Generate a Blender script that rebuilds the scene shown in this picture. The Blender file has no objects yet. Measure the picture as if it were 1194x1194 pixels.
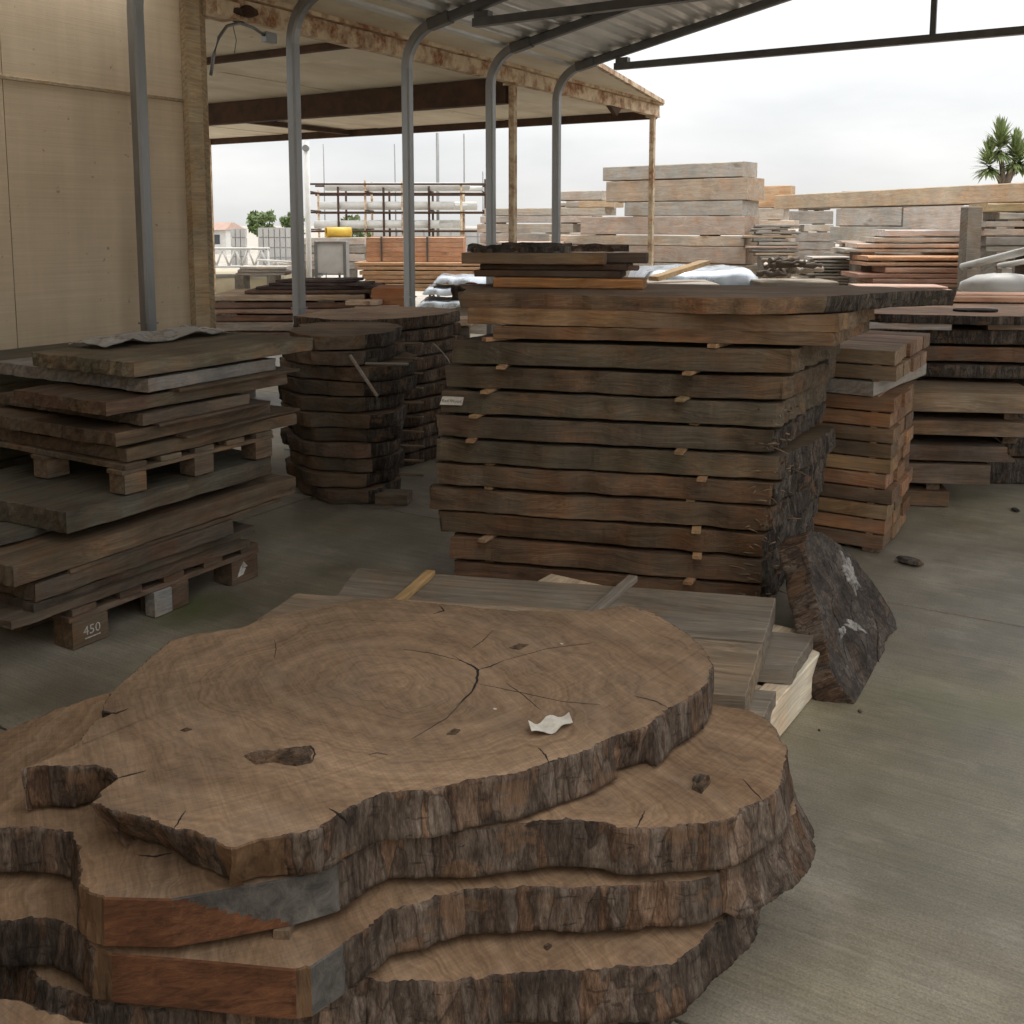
import bpy, bmesh, math, random
from mathutils import Vector, Matrix, noise
random.seed(7)
R = math.radians
scene = bpy.context.scene
col = scene.collection

# ------------------------------------------------------------------ camera, sky, sun, exposure
F_PX, CY, CAM_H = 1172.0, 400.0, 1.55           # focal length and optical centre in pixels of the 1194 px photo
TH = math.atan(138 / F_PX)                       # camera looks down by this much
cam_d = bpy.data.cameras.new('camera')
cam = bpy.data.objects.new('camera', cam_d); col.objects.link(cam)
cam_d.sensor_fit = 'HORIZONTAL'; cam_d.sensor_width = 36
cam_d.lens = 36 * F_PX / 1194
cam_d.shift_y = -(597 - CY) / 1194
cam_d.clip_end = 4000; cam_d.clip_start = 0.05
cam.location = (0, 0, CAM_H); cam.rotation_euler = (R(90) - TH, 0, 0)
scene.camera = cam

SUN_EL, SUN_AZ = 58, 35                          # azimuth clockwise from +Y (where the camera looks)
world = bpy.data.worlds.new('World'); scene.world = world; world.use_nodes = True
wn = world.node_tree.nodes; wl = world.node_tree.links; wn.clear()
w_out = wn.new('ShaderNodeOutputWorld'); w_bg = wn.new('ShaderNodeBackground')
w_sky = wn.new('ShaderNodeTexSky'); w_sky.sky_type = 'NISHITA'; w_sky.sun_disc = False
w_sky.sun_elevation = R(SUN_EL); w_sky.sun_rotation = R(SUN_AZ)
w_tc = wn.new('ShaderNodeTexCoord'); w_map = wn.new('ShaderNodeMapping'); w_map.inputs['Scale'].default_value = (1.4, 1.4, 5.0)
w_no = wn.new('ShaderNodeTexNoise'); w_no.inputs['Scale'].default_value = 2.2; w_no.inputs['Detail'].default_value = 5; w_no.inputs['Roughness'].default_value = 0.55
w_rmp = wn.new('ShaderNodeValToRGB'); w_mix = wn.new('ShaderNodeMixRGB')
w_rmp.color_ramp.elements[0].position = 0.3; w_rmp.color_ramp.elements[0].color = (7.4, 7.5, 7.6, 1)
w_rmp.color_ramp.elements[1].position = 0.72; w_rmp.color_ramp.elements[1].color = (9.7, 9.65, 9.5, 1)
w_mix.inputs[0].default_value = 0.93
wl.new(w_tc.outputs['Generated'], w_map.inputs[0]); wl.new(w_map.outputs[0], w_no.inputs['Vector'])
wl.new(w_no.outputs['Fac'], w_rmp.inputs[0]); wl.new(w_sky.outputs[0], w_mix.inputs[1]); wl.new(w_rmp.outputs[0], w_mix.inputs[2])
# a standard overcast sky grows brighter from horizon to zenith, evenly all round
w_sep = wn.new('ShaderNodeSeparateXYZ'); wl.new(w_tc.outputs['Generated'], w_sep.inputs[0])
w_g = wn.new('ShaderNodeMapRange'); w_g.inputs[3].default_value = 0.76; w_g.inputs[4].default_value = 2.6; wl.new(w_sep.outputs['Z'], w_g.inputs[0])
w_mul = wn.new('ShaderNodeVectorMath'); w_mul.operation = 'SCALE'; wl.new(w_mix.outputs[0], w_mul.inputs[0]); wl.new(w_g.outputs[0], w_mul.inputs['Scale'])
wl.new(w_mul.outputs[0], w_bg.inputs[0]); w_bg.inputs[1].default_value = 0.085
wl.new(w_bg.outputs[0], w_out.inputs[0])

sun_d = bpy.data.lights.new('sun', 'SUN'); sun_d.energy = 1.4; sun_d.angle = R(20); sun_d.color = (1, 0.97, 0.92)
sun = bpy.data.objects.new('sun', sun_d); col.objects.link(sun)
sdir = Vector((math.sin(R(SUN_AZ)) * math.cos(R(SUN_EL)), math.cos(R(SUN_AZ)) * math.cos(R(SUN_EL)), math.sin(R(SUN_EL))))
sun.rotation_euler = (-sdir).to_track_quat('-Z', 'Y').to_euler()

scene.view_settings.view_transform = 'Standard'; scene.view_settings.look = 'None'
scene.view_settings.gamma = 1; scene.view_settings.exposure = 0.55
scene.render.engine = 'CYCLES'
scene.cycles.max_bounces = 6; scene.cycles.diffuse_bounces = 4; scene.cycles.glossy_bounces = 2
scene.cycles.use_adaptive_sampling = True; scene.cycles.adaptive_threshold = 0.03
scene.cycles.use_denoising = True

# ------------------------------------------------------------------ pixel to place
cT, sT = math.cos(TH), math.sin(TH)
def ray(x, y):
    u = (x - 597) / F_PX; v = (CY - y) / F_PX
    return Vector((u, cT + v * sT, -sT + v * cT))
def G(x, y, z=0.0):                               # where the ray meets the level plane at height z
    d = ray(x, y); t = (z - CAM_H) / d.z
    return (d.x * t, d.y * t)
def D(x, y, Y):                                   # where the ray reaches depth Y
    d = ray(x, y); t = Y / d.y
    return Vector((d.x * t, Y, CAM_H + d.z * t))
def V(x, y, pt, dr):                              # where the ray meets the upright plane through pt along dr
    d = ray(x, y); n = (dr[1], -dr[0])
    t = (pt[0] * n[0] + pt[1] * n[1]) / (d.x * n[0] + d.y * n[1])
    return Vector((d.x * t, d.y * t, CAM_H + d.z * t))
YAW = R(31.2)                                     # the shed's long axis, clockwise from +Y
AV = (math.sin(YAW), math.cos(YAW)); PVv = (AV[1], -AV[0])
A0 = (0.435, 9.98)                                # foot of the last left-hand shed post
def W(p, a, z=0.0):                               # shed coordinates (across, along, up)
    return Vector((A0[0] + p * PVv[0] + a * AV[0], A0[1] + p * PVv[1] + a * AV[1], z))

# ------------------------------------------------------------------ node helpers and materials
def nd(nt, typ, ins=None, **props):
    n = nt.nodes.new(typ)
    for k, v in props.items(): setattr(n, k, v)
    for k, v in (ins or {}).items():
        s = n.inputs[k]
        if isinstance(v, bpy.types.NodeSocket): nt.links.new(v, s)
        else: s.default_value = v
    return n
def new_mat(name):
    m = bpy.data.materials.new(name); m.use_nodes = True
    nt = m.node_tree; b = nt.nodes['Principled BSDF']
    return m, nt, b
def vmul(nt, v, s): return nd(nt, 'ShaderNodeVectorMath', {0: v, 1: s}, operation='MULTIPLY').outputs[0]
def vadd(nt, v, s): return nd(nt, 'ShaderNodeVectorMath', {0: v, 1: s}, operation='ADD').outputs[0]
def mth(nt, op, a, b=0.0, c=0.0): return nd(nt, 'ShaderNodeMath', {0: a, 1: b, 2: c}, operation=op).outputs[0]
def nz(nt, v, scale, detail=4, rough=0.55, dist=0.0):
    return nd(nt, 'ShaderNodeTexNoise', {'Vector': v, 'Scale': scale, 'Detail': detail, 'Roughness': rough, 'Distortion': dist}).outputs['Fac']
def rng(nt, v, a, b, c, d): return nd(nt, 'ShaderNodeMapRange', {0: v, 1: a, 2: b, 3: c, 4: d}).outputs[0]
def mix(nt, f, a, b, mode='MIX'): return nd(nt, 'ShaderNodeMixRGB', {0: f, 1: a, 2: b}, blend_type=mode).outputs[0]
def ramp(nt, f, stops):
    n = nd(nt, 'ShaderNodeValToRGB', {0: f}); e = n.color_ramp.elements
    while len(e) < len(stops): e.new(0.5)
    for el, (p, c) in zip(e, stops): el.position = p; el.color = (*c, 1)
    return n.outputs[0]
def grey(nt, f): return nd(nt, 'ShaderNodeCombineColor', {0: f, 1: f, 2: f}).outputs[0]
def bump(nt, b, h, strength, dist=0.01): nt.links.new(nd(nt, 'ShaderNodeBump', {'Height': h, 'Strength': strength, 'Distance': dist}).outputs[0], b.inputs['Normal'])
def coords(nt, rand=True):
    tc = nd(nt, 'ShaderNodeTexCoord').outputs['Object']
    if not rand: return tc
    r = nd(nt, 'ShaderNodeObjectInfo').outputs['Random']
    off = nd(nt, 'ShaderNodeCombineXYZ', {0: mth(nt, 'MULTIPLY', r, 37.0), 1: mth(nt, 'MULTIPLY', r, 91.0), 2: mth(nt, 'MULTIPLY', r, 53.0)}).outputs[0]
    return vadd(nt, tc, off)

def mat_timber(name, stain=(0.55, 1.2), grainc=(0.55, 1.4), weather=0.35, grey_c=(0.2, 0.19, 0.17), green=0.0, bumps=0.5, knots=True, warm=(1.3, 0.92, 0.64)):
    """sawn timber: grain along the piece's own length, colour from the object"""
    m, nt, b = new_mat(name); c = coords(nt)
    base = nd(nt, 'ShaderNodeObjectInfo').outputs['Color']
    warp = nz(nt, vmul(nt, c, (1.6, 5, 5)), 1.0, 1)
    cw = vadd(nt, c, nd(nt, 'ShaderNodeCombineXYZ', {0: 0.0, 1: mth(nt, 'MULTIPLY', warp, 0.16), 2: mth(nt, 'MULTIPLY', warp, 0.16)}).outputs[0])
    grain = nz(nt, vmul(nt, cw, (1.1, 26, 26)), 1.0, 4, 0.7)
    fine = nz(nt, vmul(nt, cw, (5, 160, 160)), 1.0, 1, 0.6)
    blot = nz(nt, c, 2.6, 5, 0.6); blot2 = nz(nt, vadd(nt, c, (7.3, 1.1, 4.2)), 6.0, 5, 0.65)
    saw = mth(nt, 'MULTIPLY', nz(nt, vmul(nt, c, (70, 9, 9)), 1.0, 1), rng(nt, blot2, 0.4, 0.65, 0.0, 1.0))
    colr = mix(nt, 1.0, base, grey(nt, rng(nt, grain, 0.28, 0.72, *grainc)), 'MULTIPLY')
    colr = mix(nt, 1.0, colr, grey(nt, rng(nt, blot, 0.3, 0.7, *stain)), 'MULTIPLY')
    colr = mix(nt, 1.0, colr, grey(nt, rng(nt, fine, 0.25, 0.75, 0.78, 1.2)), 'MULTIPLY')
    colr = mix(nt, 1.0, colr, grey(nt, rng(nt, saw, 0.0, 0.7, 1.02, 0.92)), 'MULTIPLY')
    colr = mix(nt, rng(nt, blot2, 0.42, 0.7, 0.0, 0.6), colr, mix(nt, 1.0, colr, (*warm, 1), 'MULTIPLY'))
    colr = mix(nt, rng(nt, nz(nt, vadd(nt, c, (3.1, 8.8, 0.2)), 3.4, 6, 0.7), 0.42, 0.75, 0.0, weather), colr, (*grey_c, 1))
    if green: colr = mix(nt, rng(nt, nz(nt, vadd(nt, c, (1.7, 2.2, 6.1)), 3.0, 6, 0.7), 0.48, 0.75, 0.0, green), colr, (0.055, 0.06, 0.02, 1))
    if knots:
        vo = nd(nt, 'ShaderNodeTexVoronoi', {'Vector': vmul(nt, cw, (1.7, 5.5, 5.5)), 'Scale': 1.0, 'Randomness': 1.0})
        k = rng(nt, vo.outputs['Distance'], 0.03, 0.16, 1.0, 0.0)
        pick = rng(nt, nd(nt, 'ShaderNodeSeparateColor', {0: vo.outputs['Color']}).outputs[0], 0.62, 0.64, 0.0, 0.8)
        colr = mix(nt, mth(nt, 'MULTIPLY', k, pick), colr, mix(nt, 1.0, colr, (0.32, 0.25, 0.2, 1), 'MULTIPLY'))
    geo = nd(nt, 'ShaderNodeNewGeometry')
    nob = nd(nt, 'ShaderNodeVectorTransform', {0: geo.outputs['True Normal']}, vector_type='NORMAL', convert_from='WORLD', convert_to='OBJECT').outputs[0]
    ex = rng(nt, mth(nt, 'ABSOLUTE', nd(nt, 'ShaderNodeSeparateXYZ', {0: nob}).outputs[0]), 0.72, 0.82, 0.0, 1.0)
    ring = nd(nt, 'ShaderNodeTexWave', {'Vector': vmul(nt, c, (0.2, 1, 1.6)), 'Scale': 7.0, 'Distortion': 9.0, 'Detail': 3.0, 'Detail Scale': 2.0}, wave_type='RINGS').outputs['Fac']
    endc = mix(nt, 1.0, colr, grey(nt, mth(nt, 'ADD', mth(nt, 'MULTIPLY', ring, 0.22), 0.72)), 'MULTIPLY')
    colr = mix(nt, ex, colr, endc)
    nt.links.new(colr, b.inputs['Base Color'])
    b.inputs['Roughness'].default_value = 0.82; b.inputs['Specular IOR Level'].default_value = 0.25
    bump(nt, b, mth(nt, 'ADD', grain, mth(nt, 'MULTIPLY', fine, 0.4)), bumps, 0.006)
    return m

def mat_rings(name, cx, cy, base, dark, light):
    """cross-cut face of a big log: growth rings about (cx, cy), saw scratches, stains"""
    m, nt, b = new_mat(name); c = coords(nt, False)
    rel = vadd(nt, c, (-cx, -cy, 0)); rel = vmul(nt, rel, (0.85, 1.1, 0.0))
    w1 = nz(nt, c, 2.3, 4, 0.55); w2 = nz(nt, c, 9.0, 3, 0.5)
    ln = nd(nt, 'ShaderNodeVectorMath', {0: rel}, operation='LENGTH').outputs['Value']
    ln = mth(nt, 'ADD', ln, mth(nt, 'ADD', mth(nt, 'MULTIPLY', w1, 0.34), mth(nt, 'MULTIPLY', w2, 0.018)))
    rv = nd(nt, 'ShaderNodeCombineXYZ', {0: ln}).outputs[0]
    r1 = nz(nt, vmul(nt, rv, (105, 1, 1)), 1.0, 3, 0.6); r2 = nz(nt, vmul(nt, rv, (14, 1, 1)), 1.0, 3, 0.6)
    # saw scratches sweep across in one direction
    rot = nd(nt, 'ShaderNodeVectorRotate', {'Vector': c, 'Axis': (0, 0, 1), 'Angle': R(33)}, rotation_type='AXIS_ANGLE').outputs[0]
    scr = nz(nt, vmul(nt, rot, (3.5, 210, 1)), 1.0, 3, 0.75); scr2 = nz(nt, vmul(nt, rot, (0.7, 42, 1)), 1.0, 3, 0.6)
    blot = nz(nt, c, 3.2, 6, 0.65); fine = nz(nt, c, 60.0, 4, 0.7)
    colr = ramp(nt, r2, [(0.25, dark), (0.5, base), (0.75, light)])
    arc = nd(nt, 'ShaderNodeVectorMath', {0: vadd(nt, c, (2.3, -1.1, 0)), 1: (1, 1, 0)}, operation='MULTIPLY').outputs[0]
    arl = nd(nt, 'ShaderNodeVectorMath', {0: arc}, operation='LENGTH').outputs['Value']
    arn = nz(nt, nd(nt, 'ShaderNodeCombineXYZ', {0: mth(nt, 'MULTIPLY', arl, 130.0), 1: mth(nt, 'MULTIPLY', w1, 2.0)}).outputs[0], 1.0, 3, 0.7)
    colr = mix(nt, 1.0, colr, grey(nt, rng(nt, arn, 0.3, 0.7, 0.86, 1.13)), 'MULTIPLY')
    colr = mix(nt, 1.0, colr, grey(nt, rng(nt, r1, 0.3, 0.7, 0.76, 1.2)), 'MULTIPLY')
    colr = mix(nt, 1.0, colr, grey(nt, rng(nt, scr, 0.3, 0.7, 0.87, 1.12)), 'MULTIPLY')
    colr = mix(nt, 1.0, colr, grey(nt, rng(nt, scr2, 0.3, 0.7, 0.92, 1.08)), 'MULTIPLY')
    colr = mix(nt, 1.0, colr, grey(nt, rng(nt, blot, 0.3, 0.7, 0.68, 1.28)), 'MULTIPLY')
    colr = mix(nt, 1.0, colr, grey(nt, rng(nt, fine, 0.25, 0.75, 0.82, 1.18)), 'MULTIPLY')
    colr = mix(nt, rng(nt, nz(nt, vadd(nt, c, (4, 2, 0)), 5.0, 5, 0.7), 0.5, 0.78, 0, 0.35), colr, (0.16, 0.13, 0.105, 1))
    nt.links.new(colr, b.inputs['Base Color']); b.inputs['Roughness'].default_value = 0.85; b.inputs['Specular IOR Level'].default_value = 0.2
    bump(nt, b, mth(nt, 'ADD', mth(nt, 'MULTIPLY', scr, 0.5), mth(nt, 'ADD', mth(nt, 'MULTIPLY', r1, 0.5), mth(nt, 'MULTIPLY', fine, 0.4))), 0.35, 0.004)
    return m

def mat_bark(name, dark, mid, light, orange=0.25, vscale=1.0, flat=False):
    m, nt, b = new_mat(name); c = coords(nt)
    vz = 30 if flat else 8
    dn = nd(nt, 'ShaderNodeTexNoise', {'Vector': c, 'Scale': 14.0, 'Detail': 3.0}).outputs['Color']
    cd = vadd(nt, c, vmul(nt, vadd(nt, dn, (-0.5, -0.5, -0.5)), (0.02, 0.02, 0.12)))
    st = nz(nt, vmul(nt, cd, (60 * vscale, 60 * vscale, vz * 1.3)), 1.0, 6, 0.78)
    st2 = nz(nt, vmul(nt, c, (210 * vscale, 210 * vscale, 60)), 1.0, 1, 0.7)
    pl = nz(nt, vmul(nt, c, (7, 7, 4)), 1.0, 4, 0.65)
    pv_ = vmul(nt, cd, (30 * vscale, 30 * vscale, vz * 0.55))
    v1 = nd(nt, 'ShaderNodeTexVoronoi', {'Vector': pv_, 'Scale': 1.0}); pc = nd(nt, 'ShaderNodeSeparateColor', {0: v1.outputs['Color']})
    ve = nd(nt, 'ShaderNodeTexVoronoi', {'Vector': pv_, 'Scale': 1.0}, feature='DISTANCE_TO_EDGE').outputs['Distance']
    f = mth(nt, 'ADD', mth(nt, 'MULTIPLY', st, 0.86), mth(nt, 'MULTIPLY', pc.outputs[0], 0.14))
    colr = ramp(nt, f, [(0.3, dark), (0.47, mid), (0.72, light)])
    colr = mix(nt, 1.0, colr, grey(nt, rng(nt, st2, 0.3, 0.7, 0.78, 1.22)), 'MULTIPLY')
    hcr = nz(nt, vmul(nt, c, (16, 16, 75)), 1.0, 3, 0.6, 0.6)
    colr = mix(nt, 1.0, colr, grey(nt, rng(nt, pl, 0.32, 0.68, 0.42, 1.5)), 'MULTIPLY')
    colr = mix(nt, rng(nt, hcr, 0.6, 0.68, 0.0, 0.55), colr, (*[k * 0.6 for k in dark], 1))
    colr = mix(nt, rng(nt, pc.outputs[1], 0.55, 0.95, 0, orange), colr, mix(nt, 1.0, colr, (1.75, 1.05, 0.55, 1), 'MULTIPLY'))
    bald = rng(nt, nz(nt, vmul(nt, vadd(nt, c, (2.2, 7.1, 0.4)), (6, 6, 9)), 1.0, 5, 0.65), 0.58, 0.63, 0.0, 0.0 if flat else 0.75)
    colr = mix(nt, bald, colr, mix(nt, 1.0, (0.17, 0.1, 0.058, 1), grey(nt, rng(nt, st, 0.3, 0.7, 0.45, 1.3)), 'MULTIPLY'))
    crk = rng(nt, ve, 0.0, 0.05, 0.55, 0.0)
    colr = mix(nt, mth(nt, 'MULTIPLY', crk, rng(nt, pl, 0.4, 0.55, 0.25, 1.0)), colr, (*[k * 0.45 for k in dark], 1))
    nt.links.new(colr, b.inputs['Base Color']); b.inputs['Roughness'].default_value = 0.92; b.inputs['Specular IOR Level'].default_value = 0.15
    bump(nt, b, mth(nt, 'ADD', st, mth(nt, 'MULTIPLY', rng(nt, ve, 0, 0.12, 0, 1), 0.22)), 0.8, 0.01)
    return m

def mat_cut(name, base, dark, sc=(6, 60, 60)):
    """fibrous saw-cut side of a slab"""
    m, nt, b = new_mat(name); c = coords(nt)
    rot = nd(nt, 'ShaderNodeVectorRotate', {'Vector': c, 'Axis': (0.3, 1, 0.2), 'Angle': R(18)}, rotation_type='AXIS_ANGLE').outputs[0]
    g = nz(nt, vmul(nt, rot, sc), 1.0, 5, 0.7, 0.6); bl = nz(nt, c, 7.0, 5, 0.6)
    colr = mix(nt, 1.0, ramp(nt, g, [(0.25, dark), (0.7, base)]), grey(nt, rng(nt, bl, 0.3, 0.7, 0.6, 1.25)), 'MULTIPLY')
    nt.links.new(colr, b.inputs['Base Color']); b.inputs['Roughness'].default_value = 0.85; b.inputs['Specular IOR Level'].default_value = 0.2
    bump(nt, b, g, 0.6, 0.006); return m

def mat_plain(name, base, rough=0.7, metal=0.0, var=0.25, scale=8.0, bmp=0.15, stretch=(1, 1, 1), spec=0.4, dirt=None, dirt_amt=0.5, dirt_scale=4.0):
    m, nt, b = new_mat(name); c = coords(nt)
    n1 = nz(nt, vmul(nt, c, stretch), scale, 5, 0.6)
    colr = mix(nt, 1.0, (*base, 1), grey(nt, rng(nt, n1, 0.25, 0.75, 1 - var, 1 + var)), 'MULTIPLY')
    if dirt: colr = mix(nt, rng(nt, nz(nt, vadd(nt, vmul(nt, c, stretch), (3, 3, 3)), dirt_scale, 6, 0.7), 0.45, 0.72, 0, dirt_amt), colr, (*dirt, 1))
    nt.links.new(colr, b.inputs['Base Color']); b.inputs['Metallic'].default_value = metal
    nt.links.new(rng(nt, n1, 0.3, 0.7, max(0.05, rough - 0.1), min(1, rough + 0.1)), b.inputs['Roughness']); b.inputs['Specular IOR Level'].default_value = spec
    if bmp: bump(nt, b, n1, bmp, 0.004)
    return m

def mat_concrete():
    m, nt, b = new_mat('broomed_concrete'); tc = nd(nt, 'ShaderNodeTexCoord').outputs['Object']
    broom = nz(nt, vmul(nt, tc, (1.3, 75, 1)), 1.0, 5, 0.75); broom2 = nz(nt, vmul(nt, tc, (0.8, 210, 1)), 1.0, 3, 0.7)
    grit = nz(nt, tc, 160.0, 3, 0.8); blot = nz(nt, tc, 1.3, 6, 0.62); blot2 = nz(nt, vadd(nt, tc, (9, 4, 0)), 4.0, 6, 0.7)
    colr = ramp(nt, blot, [(0.28, (0.14, 0.12, 0.088)), (0.55, (0.235, 0.208, 0.162)), (0.78, (0.36, 0.325, 0.265))])
    colr = mix(nt, 1.0, colr, grey(nt, rng(nt, broom, 0.3, 0.7, 0.8, 1.16)), 'MULTIPLY')
    colr = mix(nt, 1.0, colr, grey(nt, rng(nt, broom2, 0.3, 0.7, 0.88, 1.12)), 'MULTIPLY')
    colr = mix(nt, 1.0, colr, grey(nt, rng(nt, grit, 0.3, 0.7, 0.66, 1.34)), 'MULTIPLY')
    colr = mix(nt, 1.0, colr, grey(nt, rng(nt, blot2, 0.3, 0.75, 0.75, 1.22)), 'MULTIPLY')
    # worn pale scuffs
    sc = nz(nt, vadd(nt, vmul(nt, tc, (1, 1.8, 1)), (2, 7, 0)), 3.1, 7, 0.75)
    colr = mix(nt, rng(nt, sc, 0.54, 0.76, 0.0, 0.55), colr, (0.42, 0.37, 0.295, 1))
    # algae
    al = nz(nt, vadd(nt, tc, (5.5, 1.5, 0)), 0.9, 6, 0.65)
    colr = mix(nt, rng(nt, al, 0.44, 0.66, 0.0, 0.6), colr, mix(nt, 1.0, colr, (0.8, 0.74, 0.5, 1), 'MULTIPLY'))
    for (px, py), rad, amt, cc in (((225, 712), 0.22, 0.75, (0.07, 0.09, 0.02)), ((1085, 815), 0.3, 0.35, (0.16, 0.165, 0.07)), ((1185, 830), 0.2, 0.3, (0.2, 0.2, 0.09)), ((1080, 950), 0.5, 0.3, (0.13, 0.12, 0.06))):
        gx, gy = G(px, py); q = Vector((gx - A0[0], gy - A0[1]))
        lp, la = q.x * PVv[0] + q.y * PVv[1], q.x * AV[0] + q.y * AV[1]
        dd = nd(nt, 'ShaderNodeVectorMath', {0: vadd(nt, tc, (-lp, -la, 0))}, operation='LENGTH').outputs['Value']
        dd = mth(nt, 'ADD', dd, mth(nt, 'MULTIPLY', mth(nt, 'SUBTRACT', nz(nt, tc, 6.0, 6, 0.7), 0.5), rad * 1.6))
        colr = mix(nt, rng(nt, dd, rad * 0.2, rad, amt, 0.0), colr, (*cc, 1))
    nt.links.new(colr, b.inputs['Base Color'])
    nt.links.new(rng(nt, blot, 0.3, 0.7, 0.36, 0.62), b.inputs['Roughness']); b.inputs['Specular IOR Level'].default_value = 0.5
    bump(nt, b, mth(nt, 'ADD', broom, mth(nt, 'MULTIPLY', grit, 0.5)), 0.3, 0.003)
    return m

M = {}
M['timber'] = mat_timber('sawn_timber')
M['aged'] = mat_timber('aged_dark_timber', stain=(0.5, 1.35), weather=0.45, grey_c=(0.125, 0.102, 0.074), green=0.2, bumps=0.9, warm=(1.6, 0.95, 0.55))
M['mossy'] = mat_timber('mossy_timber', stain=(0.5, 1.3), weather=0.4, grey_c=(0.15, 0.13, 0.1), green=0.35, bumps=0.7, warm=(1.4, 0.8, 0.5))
M['dusty'] = mat_timber('dusty_grey_brown_timber', stain=(0.6, 1.25), weather=0.6, grey_c=(0.19, 0.165, 0.13), bumps=0.7, warm=(1.2, 0.95, 0.72))
M['yard'] = mat_timber('weathered_yard_timber', stain=(0.72, 1.15), grainc=(0.75, 1.2), weather=0.5, grey_c=(0.47, 0.44, 0.39), bumps=0.4, warm=(1.25, 0.88, 0.62))
M['fresh'] = mat_timber('fresh_sawn_timber', stain=(0.75, 1.15), grainc=(0.75, 1.2), weather=0.12, grey_c=(0.4, 0.34, 0.28), bumps=0.4, warm=(1.2, 0.85, 0.6))
M['bark'] = mat_bark('dry_bark', (0.022, 0.016, 0.012), (0.078, 0.056, 0.041), (0.195, 0.152, 0.118), 0.35)
M['bark_face'] = mat_bark('weathered_bark_face', (0.022, 0.018, 0.015), (0.058, 0.047, 0.039), (0.115, 0.096, 0.082), 0.2, 0.35, True)
M['bark_dark'] = mat_bark('dark_bark', (0.016, 0.013, 0.011), (0.055, 0.045, 0.036), (0.15, 0.125, 0.105), 0.15)
M['cut_red'] = mat_cut('red_brown_saw_cut', (0.165, 0.07, 0.032), (0.045, 0.02, 0.011), (9, 45, 90))
M['cut_grey'] = mat_cut('grey_painted_end', (0.12, 0.108, 0.093), (0.035, 0.031, 0.027), (30, 30, 30))
M['cut_pale'] = mat_cut('split_pale_wood', (0.16, 0.093, 0.048), (0.05, 0.028, 0.015), (55, 55, 5))
M['crack'] = mat_plain('deep_crack', (0.012, 0.008, 0.006), 1.0, bmp=0)
M['galv'] = mat_plain('galvanised_steel', (0.25, 0.25, 0.245), 0.45, 0.6, 0.2, 14.0, 0.03, (1, 1, 0.25), dirt=(0.2, 0.185, 0.16), dirt_amt=0.45)
M['darksteel'] = mat_plain('dull_steel', (0.15, 0.145, 0.14), 0.5, 0.6, 0.2, 12.0, 0.05)
M['sheet'] = mat_plain('zinc_roof_sheet', (0.5, 0.49, 0.46), 0.4, 0.45, 0.2, 1.8, 0.02, (2.2, 0.5, 1), dirt=(0.2, 0.18, 0.15), dirt_amt=0.5, dirt_scale=2.5)
M['rust'] = mat_plain('rusty_painted_steel', (0.58, 0.46, 0.31), 0.8, 0.0, 0.25, 9.0, 0.3, dirt=(0.24, 0.095, 0.035), dirt_amt=1.4, dirt_scale=6.0)
M['rustdark'] = mat_plain('dark_rusted_steel', (0.06, 0.035, 0.022), 0.9, 0.1, 0.45, 9.0, 0.3, dirt=(0.14, 0.06, 0.03), dirt_amt=0.5)
M['pine'] = M['fresh']
M['pvc'] = mat_plain('pale_pipe', (0.68, 0.67, 0.63), 0.4, 0, 0.08, 3.0, 0.02, dirt=(0.4, 0.37, 0.32), dirt_amt=0.4)
M['white'] = mat_plain('white_paint', (0.6, 0.59, 0.56), 0.5, 0, 0.1, 5.0, 0.05, dirt=(0.45, 0.43, 0.4), dirt_amt=0.45, dirt_scale=6)
M['paper'] = mat_plain('paper', (0.58, 0.54, 0.46), 0.8, 0, 0.12, 30.0, 0.05, dirt=(0.3, 0.26, 0.2), dirt_amt=0.5, dirt_scale=55)
M['ink'] = mat_plain('black_ink', (0.03, 0.03, 0.035), 0.7, 0, 0.1, 9.0, 0)
M['stencil'] = mat_plain('white_stencil_paint', (0.5, 0.48, 0.44), 0.8, 0, 0.35, 60.0, 0, dirt=(0.12, 0.08, 0.06), dirt_amt=0.8, dirt_scale=45)
M['yellow'] = mat_plain('yellow_paint', (0.65, 0.42, 0.06), 0.5, 0, 0.15, 5.0, 0.05)
M['blue'] = mat_plain('faded_blue_strap', (0.03, 0.06, 0.13), 0.7, 0, 0.2, 9.0, 0.1)
M['foil'] = mat_plain('silver_sheeting', (0.4, 0.43, 0.46), 0.3, 0.7, 0.12, 5.0, 0.5)
M['plastic'] = mat_plain('cloudy_plastic_film', (0.3, 0.285, 0.26), 0.3, 0, 0.2, 9.0, 0.3, dirt=(0.22, 0.2, 0.17), dirt_amt=0.6)
M['concrete'] = mat_concrete()
M['joint'] = mat_plain('dirty_joint', (0.035, 0.03, 0.024), 0.95, 0, 0.3, 20, 0.1)
M['gravel'] = mat_plain('yard_gravel', (0.38, 0.345, 0.295), 0.9, 0, 0.3, 3.0, 0.6, dirt=(0.27, 0.24, 0.2), dirt_amt=0.6, dirt_scale=0.6)
M['grass'] = mat_plain('rough_grass', (0.09, 0.11, 0.04), 0.9, 0, 0.4, 2.0, 0.3)
M['leaf'] = mat_plain('spiky_leaf', (0.2, 0.25, 0.1), 0.55, 0, 0.4, 5.0, 0.05)
M['foliage'] = mat_plain('tree_leaf', (0.12, 0.17, 0.055), 0.6, 0, 0.4, 3.0, 0.05)
M['trunk'] = mat_plain('tree_bark', (0.16, 0.125, 0.095), 0.9, 0, 0.3, 12.0, 0.5, (1, 1, 0.3))
M['block'] = mat_plain('grey_block_wall', (0.4, 0.39, 0.37), 0.9, 0, 0.15, 2.0, 0.2)
M['tile'] = mat_plain('terracotta_roof', (0.36, 0.24, 0.19), 0.85, 0, 0.2, 4.0, 0.2)
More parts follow.
